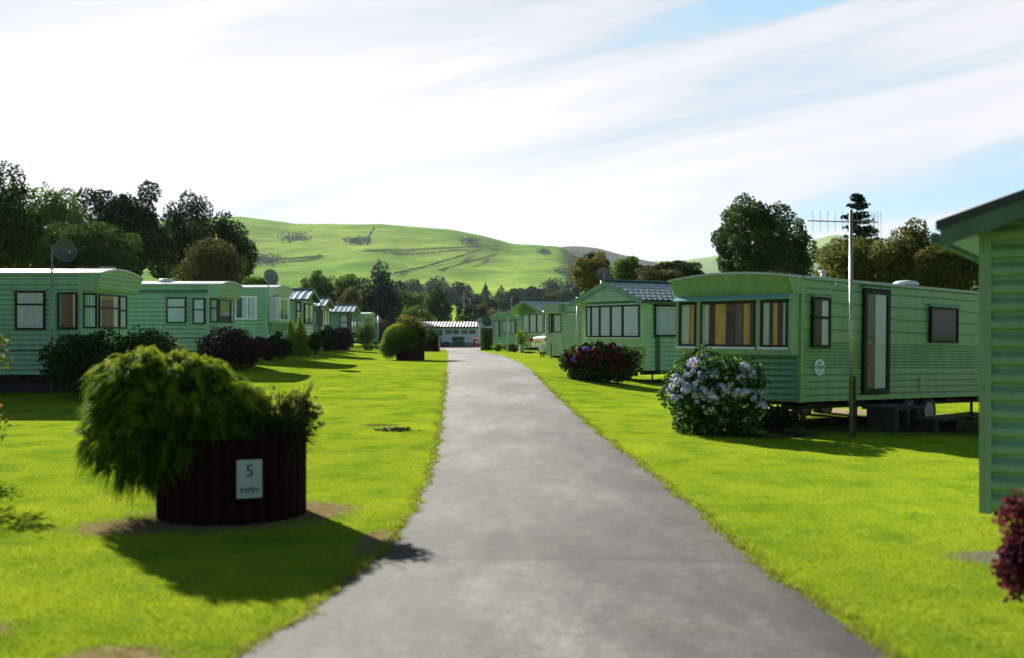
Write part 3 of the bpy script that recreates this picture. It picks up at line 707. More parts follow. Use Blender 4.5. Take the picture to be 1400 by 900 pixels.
def road_material():
    m = mat('asphalt', (.2,.2,.2), .85, spec=.3); N, L = nodes(m); p = N['Principled BSDF']
    g = N.new('ShaderNodeNewGeometry'); sp = N.new('ShaderNodeSeparateXYZ'); L.new(g.outputs['Position'], sp.inputs[0])
    def noise(sc, det=5, rough=.6, scale=None):
        t = N.new('ShaderNodeTexNoise'); t.inputs['Scale'].default_value = sc; t.inputs['Detail'].default_value = det; t.inputs['Roughness'].default_value = rough
        if scale:
            mp = N.new('ShaderNodeMapping'); mp.inputs['Scale'].default_value = scale; L.new(g.outputs['Position'], mp.inputs[0]); L.new(mp.outputs[0], t.inputs['Vector'])
        else: L.new(g.outputs['Position'], t.inputs['Vector'])
        return t.outputs['Fac']
    def ramp(f, stops):
        r = N.new('ShaderNodeValToRGB'); e = r.color_ramp.elements
        e[0].position, e[0].color = stops[0][0], (*stops[0][1],1); e[1].position, e[1].color = stops[-1][0], (*stops[-1][1],1)
        for s_ in stops[1:-1]: k = e.new(s_[0]); k.color = (*s_[1],1)
        L.new(f, r.inputs[0]); return r.outputs[0]
    def mul(a, b, fac=1):
        mx = N.new('ShaderNodeMix'); mx.data_type = 'RGBA'; mx.blend_type = 'MULTIPLY'; mx.inputs[0].default_value = fac
        L.new(a, mx.inputs[6]); L.new(b, mx.inputs[7]); return mx.outputs[2]
    big = ramp(noise(.55, 4, .55, (1,.45,1)), [(.40,(.034,.034,.034)),(.5,(.060,.059,.057)),(.60,(.096,.093,.089))])
    fine = ramp(noise(70, 3, .8), [(.35,(.50,.50,.50)),(.62,(1.35,1.35,1.33))])
    c = mul(big, fine)
    c = mul(c, ramp(noise(3.4, 6, .7, (1,.28,1)), [(.38,(.68,.68,.70)),(.5,(1,1,1)),(.62,(1.25,1.23,1.20))]))
    c = mul(c, ramp(noise(14, 5, .75), [(.38,(.72,.72,.72)),(.62,(1.22,1.22,1.22))]))
    ea = N.new('ShaderNodeAttribute'); ea.attribute_name = 'edge'
    e1 = N.new('ShaderNodeMath'); e1.operation = 'MULTIPLY_ADD'; e1.inputs[1].default_value = .5; L.new(noise(1.6,5,.7), e1.inputs[0]); L.new(ea.outputs['Fac'], e1.inputs[2])
    mr = N.new('ShaderNodeMapRange'); mr.inputs[1].default_value = 1.0; mr.inputs[2].default_value = 1.32; L.new(e1.outputs[0], mr.inputs[0])
    c = mul(c, ramp(mr.outputs[0], [(0,(1,1,1)),(.6,(.74,.68,.56)),(1,(.62,.56,.40))]))
    # joint across the lane and the older paler surface in front of it
    ad = N.new('ShaderNodeMath'); ad.operation = 'MULTIPLY_ADD'; ad.inputs[1].default_value = .35; L.new(noise(1.1,3), ad.inputs[0]); L.new(sp.outputs[1], ad.inputs[2])
    c = mul(c, ramp_y(N, L, ad.outputs[0], [(8.05,1.18),(8.22,1.12),(8.3,.55),(8.38,.78),(8.8,.88),(10.5,1.0)]))
    # brown stains
    st = ramp(noise(.9,6,.7), [(.56,(1,1,1)),(.72,(1.1,.98,.78))])
    c = mul(c, st)
    L.new(c, p.inputs['Base Color'])
    b = N.new('ShaderNodeBump'); b.inputs['Strength'].default_value = .5; b.inputs['Distance'].default_value = .01
    L.new(noise(90,3,.8), b.inputs['Height']); L.new(b.outputs[0], p.inputs['Normal'])
    return m
def ramp_y(N, L, val, stops):
    mr = N.new('ShaderNodeMapRange'); lo, hi = stops[0][0], stops[-1][0]; mr.inputs[1].default_value = lo; mr.inputs[2].default_value = hi; L.new(val, mr.inputs[0])
    r = N.new('ShaderNodeValToRGB'); e = r.color_ramp.elements; g_ = lambda s_: (s_,s_,s_,1)
    e[0].position = 0; e[0].color = g_(stops[0][1]); e[1].position = 1; e[1].color = g_(stops[-1][1])
    for (q, s_) in stops[1:-1]: k = e.new((q-lo)/(hi-lo)); k.color = g_(s_)
    L.new(mr.outputs[0], r.inputs[0]); return r.outputs[0]
M_ROAD = road_material(); road()

# ------------------------------------------------------------------ ground and hills
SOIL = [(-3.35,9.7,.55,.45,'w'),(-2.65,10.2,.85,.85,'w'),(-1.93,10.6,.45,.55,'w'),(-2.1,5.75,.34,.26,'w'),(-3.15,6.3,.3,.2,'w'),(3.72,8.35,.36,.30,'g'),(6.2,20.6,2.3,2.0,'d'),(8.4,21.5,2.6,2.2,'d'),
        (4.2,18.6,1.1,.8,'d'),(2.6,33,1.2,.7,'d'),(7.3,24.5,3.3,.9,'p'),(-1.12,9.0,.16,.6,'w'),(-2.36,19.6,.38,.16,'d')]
def ground_material():
    m = mat('lawn', (.2,.3,.02), 1.0, spec=0); N, L = nodes(m); p = N['Principled BSDF']
    g = N.new('ShaderNodeNewGeometry')
    def noise(sc, det=5, rough=.6, scale=None):
        t = N.new('ShaderNodeTexNoise'); t.inputs['Scale'].default_value = sc; t.inputs['Detail'].default_value = det; t.inputs['Roughness'].default_value = rough
        if scale:
            mp = N.new('ShaderNodeMapping'); mp.inputs['Scale'].default_value = scale; L.new(g.outputs['Position'], mp.inputs[0]); L.new(mp.outputs[0], t.inputs['Vector'])
        else: L.new(g.outputs['Position'], t.inputs['Vector'])
        return t.outputs['Fac']
    def ramp(f, stops):
        r = N.new('ShaderNodeValToRGB'); e = r.color_ramp.elements
        e[0].position, e[0].color = stops[0][0], (*stops[0][1],1); e[1].position, e[1].color = stops[-1][0], (*stops[-1][1],1)
        for s_ in stops[1:-1]: k = e.new(s_[0]); k.color = (*s_[1],1)
        L.new(f, r.inputs[0]); return r.outputs[0]
    def mix(a, b, f, bt='MIX'):
        mx = N.new('ShaderNodeMix'); mx.data_type = 'RGBA'; mx.blend_type = bt
        if isinstance(f, float): mx.inputs[0].default_value = f
        else: L.new(f, mx.inputs[0])
        L.new(a, mx.inputs[6]); L.new(b, mx.inputs[7]); return mx.outputs[2]
    big = ramp(noise(.35,5,.6), [(.3,GR[0]),(.5,GR[1]),(.72,GR[2])])
    patch = ramp(noise(1.3,7,.72,(1,.7,1)), [(.36,(.50,.68,.8)),(.50,(.94,.97,1)),(.66,(1.25,1.10,1))])
    fine = ramp(noise(45,4,.85,(1,.45,1)), [(.3,(.55,.62,.6)),(.62,(1.15,1.12,1.1))])
    c = mix(mix(big, patch, 1.0, 'MULTIPLY'), fine, 1.0, 'MULTIPLY')
    cols = {'w':ramp(noise(9,5,.7),[(.3,(.10,.07,.035)),(.7,(.24,.17,.10))]), 'd':ramp(noise(7,5,.7),[(.3,(.02,.022,.012)),(.7,(.06,.06,.03))]),  # dark soil tone also carries painted shade under the moss green caravan
            'g':ramp(noise(40,4,.8),[(.3,(.05,.045,.035)),(.7,(.20,.18,.15))]), 'p':ramp(noise(9,5,.7),[(.3,(.22,.15,.12)),(.7,(.40,.30,.24))])}
    wob = noise(3.2,5,.7)
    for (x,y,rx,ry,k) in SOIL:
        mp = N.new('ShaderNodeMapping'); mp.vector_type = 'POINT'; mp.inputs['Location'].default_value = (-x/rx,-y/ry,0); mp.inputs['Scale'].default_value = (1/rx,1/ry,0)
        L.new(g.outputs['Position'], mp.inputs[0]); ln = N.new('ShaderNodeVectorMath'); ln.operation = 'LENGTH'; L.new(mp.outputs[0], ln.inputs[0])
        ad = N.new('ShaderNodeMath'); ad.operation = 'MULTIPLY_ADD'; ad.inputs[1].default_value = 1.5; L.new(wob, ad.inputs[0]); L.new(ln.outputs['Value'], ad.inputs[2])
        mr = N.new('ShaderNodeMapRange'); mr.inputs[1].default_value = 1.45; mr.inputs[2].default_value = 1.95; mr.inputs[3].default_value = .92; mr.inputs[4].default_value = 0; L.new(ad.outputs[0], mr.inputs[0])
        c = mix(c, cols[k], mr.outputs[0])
    L.new(c, p.inputs['Base Color'])
    b = N.new('ShaderNodeBump'); b.inputs['Strength'].default_value = .7; b.inputs['Distance'].default_value = .03
    L.new(noise(38,4,.8), b.inputs['Height']); L.new(b.outputs[0], p.inputs['Normal'])
    return m
GR = [(.150,.228,.012),(.205,.28,.015),(.255,.315,.018)]
M_LAWN = ground_material()
def axis(lo, hi, segs):
    out = []
    for (a, b, s_) in segs: out += list(np.arange(a, b, s_))
    return np.array(out+[hi])
xs = axis(0, 420, [(-420,-60,20),(-60,-20,2),(-20,20,.5),(20,60,2),(60,420,20)]); ys = axis(0, 140, [(-420,-40,20),(-40,2,3),(2,60,.5),(60,140,1)])
GX, GY = np.meshgrid(xs, ys); GZ = near_z(GX, GY)
V = np.stack([GX, GY, GZ], -1).reshape(-1,3); idx = np.arange(GX.size).reshape(GX.shape)
Fq = np.stack([idx[:-1,:-1], idx[:-1,1:], idx[1:,1:], idx[1:,:-1]], -1).reshape(-1,4)
o = npmesh('ground', V, Fq, M_LAWN); o.data.polygons.foreach_set('use_smooth', [True]*len(o.data.polygons)); tag(o, 'bright mown lawn on both sides of the lane', kind='structure')
# hills: from the far edge of the ground to beyond the skyline
Ys = np.concatenate([np.linspace(140,600,60), np.linspace(612,1300,90), np.linspace(1320,1700,20), np.linspace(1720,2400,50), np.linspace(2420,2800,12), np.linspace(2830,3600,40), np.linspace(3650,4600,16)])
us = np.concatenate([np.linspace(-3000,-300,25), np.arange(-280,1700,8), np.linspace(1720,4400,25)])
U, YY = np.meshgrid(us, Ys); ZZ = hill_z(U, YY); XX = (U-CX)/F*YY
def vnoise(x, y, s=0):
    return (np.sin(x*1.0+s)+np.sin(y*1.3+s*2+.7*np.sin(x*.9))+np.sin((x+y)*.7+1.3*np.sin(y*.6+s))+np.sin((x-y)*1.9+s))/4
ZZ += np.where(YY > 640, 1.5*vnoise(XX/30, YY/30)+.8*vnoise(XX/11, YY/11, 2), 0)
moor = np.zeros_like(ZZ); moor = np.where((YY > 1700) & (YY < 2800), 1.0, moor)
moor = np.where((YY > 900) & (YY <= 1300) & (U > 775+(.5*(YY-900)/40)), 1.0, moor); moor = np.where(YY > 2800, .25, moor)
V = np.stack([XX, YY, ZZ], -1).reshape(-1,3); idx = np.arange(XX.size).reshape(XX.shape)
Fq = np.stack([idx[:-1,:-1], idx[:-1,1:], idx[1:,1:], idx[1:,:-1]], -1).reshape(-1,4)
def hill_material():
    m = mat('hill grass', (.1,.2,.02), 1.0, spec=0); N, L = nodes(m); p = N['Principled BSDF']
    g = N.new('ShaderNodeNewGeometry'); at_ = N.new('ShaderNodeAttribute'); at_.attribute_name = 'moor'
    def noise(sc, det, rough, scale=(1,1,1)):
        t = N.new('ShaderNodeTexNoise'); t.inputs['Scale'].default_value = sc; t.inputs['Detail'].default_value = det; t.inputs['Roughness'].default_value = rough
        mp = N.new('ShaderNodeMapping'); mp.inputs['Scale'].default_value = scale; L.new(g.outputs['Position'], mp.inputs[0]); L.new(mp.outputs[0], t.inputs['Vector']); return t.outputs['Fac']
    def ramp(f, stops):
        r = N.new('ShaderNodeValToRGB'); e = r.color_ramp.elements
        e[0].position, e[0].color = stops[0][0], (*stops[0][1],1); e[1].position, e[1].color = stops[-1][0], (*stops[-1][1],1)
        for s_ in stops[1:-1]: k = e.new(s_[0]); k.color = (*s_[1],1)
        L.new(f, r.inputs[0]); return r.outputs[0]
    def mix(a, b, f, bt='MIX'):
        mx = N.new('ShaderNodeMix'); mx.data_type = 'RGBA'; mx.blend_type = bt
        if isinstance(f, float): mx.inputs[0].default_value = f
        else: L.new(f, mx.inputs[0])
        L.new(a, mx.inputs[6]); L.new(b, mx.inputs[7]); return mx.outputs[2]
    big = ramp(noise(.006,5,.55), [(.38,(.115,.23,.028)),(.5,(.175,.305,.040)),(.64,(.24,.35,.055))])
    mid = ramp(noise(.05,5,.7,(1,.5,1)), [(.3,(.74,.8,.85)),(.65,(1.12,1.08,1.0))])
    c = mix(big, mid, 1.0, 'MULTIPLY')
    gorse = ramp(noise(.0065,6,.62,(1,.7,2.2)), [(.64,(0,0,0)),(.70,(1,1,1))])
    dk = ramp(noise(.03,5,.7), [(.3,(.035,.055,.025)),(.7,(.08,.11,.035))])
    sp = N.new('ShaderNodeSeparateXYZ'); L.new(g.outputs['Position'], sp.inputs[0])
    far = N.new('ShaderNodeMapRange'); far.inputs[1].default_value = 650; far.inputs[2].default_value = 800; L.new(sp.outputs[1], far.inputs[0])
    fm = N.new('ShaderNodeMath'); fm.operation = 'MULTIPLY'; L.new(gorse, fm.inputs[0]); L.new(far.outputs[0], fm.inputs[1])
    c = mix(c, dk, fm.outputs[0])
    md = ramp(noise(.008,6,.7), [(.35,(.04,.045,.03)),(.55,(.055,.07,.03)),(.72,(.12,.17,.04))])
    c = mix(c, md, at_.outputs['Fac'])
    L.new(c, p.inputs['Base Color']); return m
ho = npmesh('hills', V, Fq, hill_material()); ho.data.polygons.foreach_set('use_smooth', [True]*len(ho.data.polygons))
am = ho.data.attributes.new('moor','FLOAT','POINT'); am.data.foreach_set('value', moor.ravel().astype(np.float32))
tag(ho, 'broad sunlit green hills closing the valley', kind='structure')

# grass blades near the camera
def grass():
    n = 210000
    Y = 5.2 + 19*RNG.random(n)**1.5; u = RNG.uniform(-.5,.5,n); X = u*Y
    xl, xr = road_x(Y); keep = (X < xl+.05) | (X > xr-.05)
    for (x,y,rx,ry,k) in SOIL: keep &= ~((((X-x)/rx)**2+((Y-y)/ry)**2 < .55) & (RNG.random(n) < .9))
    X, Y = X[keep], Y[keep]; n = len(X); Z = near_z(X, Y)
    h = (.010+.020*RNG.random(n))*np.clip(1.15-(Y-5)/20,.2,1); w = .0030*(1+.06*Y); t = RNG.uniform(0,2*PI,n); l = RNG.normal(0,.014,(n,2))
    edge = np.minimum(np.abs(X-road_x(Y)[0]), np.abs(X-road_x(Y)[1])) < .12; h = np.where(edge, h*1.5, h)
    P = np.stack([X,Y,Z-.003],-1); dx = np.stack([np.cos(t)*w, np.sin(t)*w, 0*w],-1); tip = P + np.stack([l[:,0],l[:,1],h],-1)
    V = np.stack([P-dx, P+dx, tip],1).reshape(-1,3)
    o = npmesh('grass', V, np.arange(3*n).reshape(n,3), leafmat('grass blade', (.155,.24,.012),(.215,.292,.015),(.27,.328,.02),.35), None, np.clip(RNG.normal(.45,.22,n),0,1))
    tag(o, 'short mown grass blades on the near lawn', 'grass', kind='stuff')
grass()
def fringe():
    n = 15000; Y = 5.5+30*RNG.random(n)**1.3; xl, xr = road_x(Y); side = RNG.random(n) < .5
    wob = .05*np.sin(Y*3.1)+.04*np.sin(Y*9.7+1)+.03*np.sin(Y*23)
    X = np.where(side, xl+wob*.7-.02+RNG.normal(0,.028,n), xr+wob*.7+.02+RNG.normal(0,.028,n)); Z = near_z(X, Y)+.012
    h = .010+.028*RNG.random(n); w = .0035*(1+.05*Y); t = RNG.uniform(0,2*PI,n)
    P = np.stack([X,Y,Z],-1); dx = np.stack([np.cos(t)*w, np.sin(t)*w, 0*w],-1); tip = P+np.stack([RNG.normal(0,.02,n),RNG.normal(0,.02,n),h],-1)
    V = np.stack([P-dx, P+dx, tip],1).reshape(-1,3)
    o = npmesh('verge_grass', V, np.arange(3*n).reshape(n,3), leafmat('verge blade', (.09,.13,.010),(.22,.26,.014),(.38,.33,.08),.4), None, np.clip(RNG.normal(.45,.28,n),0,1))
    tag(o, 'ragged longer grass creeping over the lane edges', 'grass', kind='stuff')
fringe()

# ------------------------------------------------------------------ planters
def planter(label, X, Y, r, h, zg, rl=.075, group='log planters beside the lane', squash=1.0):
    t = thing('log_planter', label, 'planter', (X, Y, zg), group=group)
    m = MB(); n = int(2*PI*r/(rl*1.75))
    for i in range(n):
        a = 2*PI*i/n; hh = h + random.uniform(-.012,.012)
        c = (math.cos(a)*(r-rl), math.sin(a)*(r-rl)*squash)
        m.lathe([(rl,-.06),(rl,hh-.012),(rl*.86,hh)], (c[0],c[1],0), n=9)
    m.build('log_wall', mat('red brown stained timber', (.022,.006,.005), .9, spec=.08, noise=.5, nscale=5, bump=.4, bscale=25), t, smooth=False)
    s = MB(); s.lathe([(r-rl,.0),(r-rl,h-.10),(.02,h-.04)], (0,0,0), n=20); s.build('soil', mat('planter soil',(.03,.022,.015),.9), t)
    return t
PLX, PLY = -2.65, 10.4
pt = planter('near round planter of upright dark red logs, speed sign on its front', PLX, PLY, .69, .75, 0)
# sign on its front (a plate screwed to the logs is its own thing)
sx, sy = -2.33, 9.755; sgn = thing('speed_sign', 'white 5 MPH speed limit plate fixed to the near planter', 'sign', (sx, sy-.02, .41), .42)
MB().box(-.112,.112,-.006,.006,-.165,.175).build('plate', mat('sign white', (.42,.46,.44), .5, noise=.1), sgn, bevel=.003)
MI = mat('sign black', (.02,.02,.02), .5)
text_mesh('numeral', '5', .155, MI, sgn, (0,-.008,.075), (PI/2,0,0)); text_mesh('lettering', 'MPH', .082, MI, sgn, (0,-.008,-.10), (PI/2,0,0))
def strands(name, blobs, n, length, width, m, parent, droop=.9, up=.25, tipy=.5, segs=3, zmin=None):
    P, d, k = cloud_pts(blobs, n, .12, .06); B = np.array(blobs)[k]
    if zmin is not None:
        ok = P[:,2] > zmin; P, d, k, B = P[ok], d[ok], k[ok], B[ok]
    n = len(P); per = 34; ns = max(1, n//per); sc_ = np.arange(n) % ns      # strands grouped into sprays
    if n > 20000:
        P = P[sc_] + RNG.normal(0,.014,(n,3))*(length/.125); d = d[sc_]; k = k[sc_]
        D = d + RNG.normal(0,.55,(ns,3))[sc_] + RNG.normal(0,.20,(n,3))
    else: D = d + RNG.normal(0,.35,(n,3))
    D[:,2] += up; D /= np.linalg.norm(D,axis=1)[:,None]
    Ln = length*(.5+RNG.random(n))[:,None]
    side = np.cross(D, rdir(n)); side /= np.linalg.norm(side,axis=1)[:,None]+1e-9
    rows = []
    for j in range(segs+1):
        s_ = j/segs; Q = P + D*Ln*s_; Q[:,2] -= (droop*Ln[:,0]*s_**2*.8); w = width*(1-.75*s_)
        rows.append(Q-side*w); rows.append(Q+side*w)
    V = np.stack(rows,1).reshape(-1,3); base = np.arange(n)[:,None]*(2*(segs+1))
    Fs = []; T = []; rt = np.clip(RNG.normal(.13,.13,n)+.42*np.clip(d[:,2],0,1),0,1)  # upward strands tinted lighter: sunlit top put into the colour
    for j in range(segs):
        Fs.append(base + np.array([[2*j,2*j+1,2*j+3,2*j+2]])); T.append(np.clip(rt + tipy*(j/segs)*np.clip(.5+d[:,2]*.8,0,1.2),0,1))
    return npmesh(name, V, np.concatenate(Fs), m, parent, np.concatenate(T))
def thread_bush(label, X, Y, zg, blobs, n, length, width, leafn, zmin=None):
    t = thing('conifer_bush', label, 'bush', (X, Y, zg), group='golden thread-leaf bushes in planters')
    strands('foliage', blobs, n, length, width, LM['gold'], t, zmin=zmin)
    foliage('inner_foliage', [(b[0],b[1],b[2],b[3]*.86,b[4]*.86,b[5]*.86) for b in blobs], leafn, length*.5, LM['shrub'], t, inner=.5, rough=.02, asp=.3, floor=zmin)
    m = MB(); m.tube((0,0,.3),(0,0,.9),.05,.03); m.build('trunk', M_BARK, t)
    return t
random.seed(11)
nb = [(-.56,0,.95,.74,.66,.54),(-.90,-.02,.70,.42,.46,.38),(-.08,-.02,.90,.40,.52,.36),(-.45,-.35,.80,.52,.40,.36),(.10,-.2,.84,.26,.30,.26),(-.5,.25,.98,.55,.5,.44)]
nb += [(-.56+.70*math.cos(a)*math.cos(b), -.05+.62*math.sin(a)*math.cos(b), (.93 if math.cos(a) < .3 else .86)+.52*math.sin(b), .18,.18,.13) for a,b in [(random.uniform(0,6.28),random.uniform(-.5,1.5)) for _ in range(26)]]
thread_bush('large shaggy golden-green thread-leaf bush spilling over the near planter', PLX, PLY, 0, nb, 85000, .125, .0040, 16000)
t = thing('leafy_shrub', 'small broad-leaved shrub with red-tinged shoots beside the shaggy bush', 'shrub', (PLX+.42, PLY+.15, .7))
foliage('foliage', [(0,0,.20,.28,.26,.18),(.13,0,.33,.14,.14,.11),(.22,-.1,.2,.18,.18,.14)], 1500, .055, LM['red'], t, rough=.5)
mm = MB()
for k in range(9): a = random.uniform(0,6.28); mm.tube((0,0,-.1),(.33*math.cos(a),.33*math.sin(a),.45+random.random()*.15),.008,.003,5)
mm.build('stem', M_BARK, t)
t = thing('spiky_plant', 'dark spiky plant at the right rim of the near planter', 'plant', (PLX+.50, PLY-.12, .66))
strands('foliage', [(0,0,.10,.14,.14,.12)], 1500, .17, .004, LM['shrub'], t, droop=.5, up=.5, tipy=.1)
# second and third planter
X2 = PX(561,48); p2 = planter('dark log planter far up the left lawn under a clipped golden dome', X2, 48, .62, .95, gz(X2,48)-.06)
b2 = [(-.28,0,1.05,.72,.7,.62),(-.7,0,.62,.42,.5,.42),(.1,-.1,.9,.6,.6,.6)]
thread_bush('golden-green domed thread-leaf bush in the second planter', X2-.2, 47.9, gz(X2,48), [(b[0],b[1],b[2]-.02,b[3]*.88,b[4],b[5]*.86) for b in b2], 16000, .13, .008, 6000)
t = thing('yellow_leaved_shrub', 'yellow-leaved loose shrub rising behind the golden dome', 'shrub', (X2+.25, 48.4, gz(X2,48)+.7))
foliage('foliage', [(-.25,0,.75,.5,.5,.38),(.1,0,.5,.32,.4,.4),(-.5,0,.95,.35,.4,.28)], 1600, .10, LM['autumn'], t, rough=.5)
trunk_mesh((0,0,-.1),(0,0,.6),.03,[(0,0,.8,1,1,1),(.4,0,.5,1,1,1)],t)
t = thing('leafy_shrub', 'dark green shrub on the right side of the second planter', 'shrub', (X2+.32, 48, gz(X2,48)+.75))
foliage('foliage', [(0,0,.25,.34,.45,.42),(.05,0,.05,.30,.4,.3)], 2200, .09, LM['shrub'], t, rough=.3)
X3 = PX(589,72); p3 = planter('farthest log planter beside the lane with a pale end post', X3, 72, .55, .75, gz(X3,72))
MB().box(.52,.62,-.25,-.12,0,1.0).build('end_post', mat('pale post',(.45,.42,.36),.8), p3)
t = thing('leafy_shrub', 'dark ivy-like bush overflowing the farthest planter', 'shrub', (X3, 72, gz(X3,72)+.6))
foliage('foliage', [(-.05,0,.35,.62,.55,.42),(-.1,0,.62,.35,.35,.3),(.35,0,.1,.3,.35,.3)], 3000, .10, LM['shrub'], t, rough=.3)

# ------------------------------------------------------------------ shrubs
def shrub(label, px, Y, wpx, ytop, ybot, kind, n=3500, size=.09, name='shrub', cat='shrub', group=None, rough=.28, X=None, dep=.9, nc=12):
    X = PX(px, Y) if X is None else X; g = gz(X, Y); zt = PZ(ytop, Y)-g; zb = max(PZ(ybot, Y)-g, .02); rx = wpx/2*Y/F
    t = thing(name, label, cat, (X, Y, g), group=group)
    rz = (zt-zb)/2
    bl = clumps((0,0,zb+rz), (rx, rx*dep, rz), nc, .42, -.9, seed=int(px*3+Y))
    foliage('foliage', bl, n, size, LM[kind], t, rough=rough, inner=.35, floor=.0)
    m = MB()
    for k in range(7):
        b = random.choice(bl); m.tube((random.uniform(-.08,.08),random.uniform(-.08,.08),-.03), b[:3], .018, .006, 5)
    m.build('stem', M_BARK, t)
    return t
shrub('dark hedge-like shrub hiding the corner of the nearest left caravan', 112, 25.6, 112, 448, 546, 'shrub', 9000, .08)
shrub('dark shrub between the nearest left caravan and the shaggy bush', 176, 25.8, 125, 447, 546, 'shrub', 7000, .08)
shrub('low shrub tipped with yellow and red leaves behind the shaggy bush', 222, 26.5, 70, 451, 540, 'autumn', 2500, .08)
shrub('rounded purple-bronze shrub in front of the second left caravan', 321, 35.5, 86, 450, 503, 'purple', 6500, .09, X=PX(321,35.5))
shrub('dark shrub at the bay of the white-windowed caravan', 381, 43.2, 44, 456, 492, 'dark', 3500, .09)
shrub('low dark shrub left of the golden pointed conifers', 366, 41.5, 30, 463, 495, 'purple', 2500, .09)
def cone_bush(label, px, Y, wpx, ytop, ybot, kind='lime', n=4500, size=.09, group=None, name='conifer_bush', cat='conifer'):
    X = PX(px, Y); g = gz(X, Y); zt = PZ(ytop, Y)-g; r = wpx/2*Y/F
    t = thing(name, label, cat, (X, Y, g), group=group); n_ = 9
    bl = [(random.uniform(-.05,.05), 0, .12+zt*.93*i/n_, r*(1-(i/n_)**1.5)*.9+.06, r*(1-(i/n_)**1.5)*.9+.06, zt*.11) for i in range(n_+1)]
    foliage('foliage', bl, n, size, LM[kind], t, rough=.35, inner=.3, asp=.4, floor=.02)
    MB().tube((0,0,-.05),(0,0,zt*.7),.04,.015).build('trunk', M_BARK, t); return t
cone_bush('taller of the two golden-green pointed conifers by the third left caravan', 411, 49, 22, 435, 487, group='golden pointed conifers')
cone_bush('shorter golden-green pointed conifer left of its taller twin', 398, 48.5, 20, 441, 488, group='golden pointed conifers')
shrub('small rounded bronze shrub right of the golden pointed conifers', 431, 52.5, 26, 455, 482, 'brownish', 2200, .09)
shrub('broad dark purple bush in front of the ribbed-roof caravans', 463, 63, 46, 447, 480, 'purple', 5000, .11)
shrub('dark green bush left of the broad purple bush', 444, 60, 24, 447, 478, 'dark', 2500, .11)
shrub('upright loose green shrub beside the last ribbed-roof caravan', 500, 74, 28, 436, 478, 'mid', 2600, .13)
shrub('low green plants at the foot of the slender pole', 521, 84, 22, 470, 478, 'mid', 900, .12)
# right side
cl = MB(); X, Y, g = PX(665.5,80), 80, gz(0,80)
hd = thing('clipped_hedge', 'tall clipped dark green hedge block at the far right of the lane', 'hedge', (X, Y, g))
P = RNG.uniform(-1,1,(9000,3)); ax = RNG.integers(0,3,9000); P[np.arange(9000),ax] = np.sign(P[np.arange(9000),ax])*(.9+.1*RNG.random(9000)); P *= np.array([.28,.9,.80]); P[:,0] += P[:,1]*.15
V_, F_ = leaf_quads(P+np.array([0,0,.80]), .09); npmesh('foliage', V_, F_, LM['mid'], hd, np.clip(RNG.normal(.35,.2,9000),0,1))
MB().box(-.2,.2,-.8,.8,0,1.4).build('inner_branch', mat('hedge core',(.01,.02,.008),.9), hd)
shrub('bright yellow-green shrub at the end of the caravan flower bed', 680, 73, 17, 470, 488, 'lime', 1600, .10)
shrub('grey-green flowering plants along the low arched caravan', 697, 71, 20, 470, 487, 'hydr', 1500, .09)
shrub('rusty pink flowering plant in the bed by the green box', 703, 67, 11, 476, 490, 'wine', 700, .08)
shrub('leafy climber at the left corner of the open-gabled caravan', 714, 66, 14, 452, 488, 'lime', 900, .10, rough=.6)
shrub('low leafy plant beside the small green box', 722, 63, 14, 481, 492, 'shrub', 800, .08)
shrub('dark low plant under the boarded porch box', 783, 49.5, 26, 486, 503, 'shrub', 1500, .08)
shrub('wine red shrub leaning into the lower right corner', 1418, 6.75, 92, 690, 835, 'wine', 3500, .045, rough=.35)
shrub('low strappy plant between the blue hydrangea and the steel pole', 1056, 18.9, 66, 553, 600, 'dark', 2200, .07, rough=.5)
def flower_mesh(name, r, n, m):
    d = rdir(n); d = d[d[:,2] > -.55]; n = len(d); P = d*r*np.array([1,1,.8]); a = np.cross(d, rdir(n)); a /= np.linalg.norm(a,axis=1)[:,None]
    b = np.cross(d, a); s = r*.36
    V = np.stack([P-a*s, P+b*s*.9+d*s*.15, P+a*s, P-b*s*.9+d*s*.15],1).reshape(-1,3)
    o = npmesh(name, V, np.arange(4*n).reshape(n,4), m, None, RNG.random(n)); me = o.data; bpy.data.objects.remove(o); return me
def hydrangea(label, X, Y, R, nfl, mats_, r, n, size, kind='hydr'):
    g = gz(X, Y); t = thing('hydrangea', label, 'hydrangea', (X, Y, g))
    bl = clumps((0,0,R[2]), R, 16, .40, -.8, seed=int(X*10)); bl += [(R[0]*.62*math.cos(q), R[1]*.62*math.sin(q), .2, R[0]*.33, R[1]*.33, .26) for q in (0,.9,1.8,2.7,3.6,4.5,5.4)]; foliage('foliage', bl, n, size, LM[kind], t, rough=.15, inner=.3, asp=.75, floor=.0)
    m = MB()
    for k in range(8): m.tube((0,0,-.03), random.choice(bl)[:3], .02, .008, 5)
    m.build('stem', M_BARK, t)
    ms = [flower_mesh('flower_head', r*s_, 60, mm_) for mm_ in mats_ for s_ in (.6,.9,1.25)]
    for i in range(nfl):
        d = Vector((random.gauss(0,1), random.gauss(-.9,.8), random.gauss(.35,.7))).normalized()
        o = bpy.data.objects.new('flower_head', random.choice(ms)); COL.objects.link(o); o.parent = t
        q_ = random.uniform(.92,1.04); o.location = (d.x*R[0]*q_, d.y*R[1]*q_, max(.10, R[2]+d.z*R[2]*q_*.98)); o.rotation_euler = (random.uniform(-.5,.5), random.uniform(-.5,.5), random.uniform(0,6))
    return t
FB = leafmat('blue petals', (.24,.27,.50),(.40,.43,.68),(.66,.68,.84),.25); FP = leafmat('pale lilac petals', (.42,.38,.62),(.62,.58,.76),(.85,.82,.88),.25)
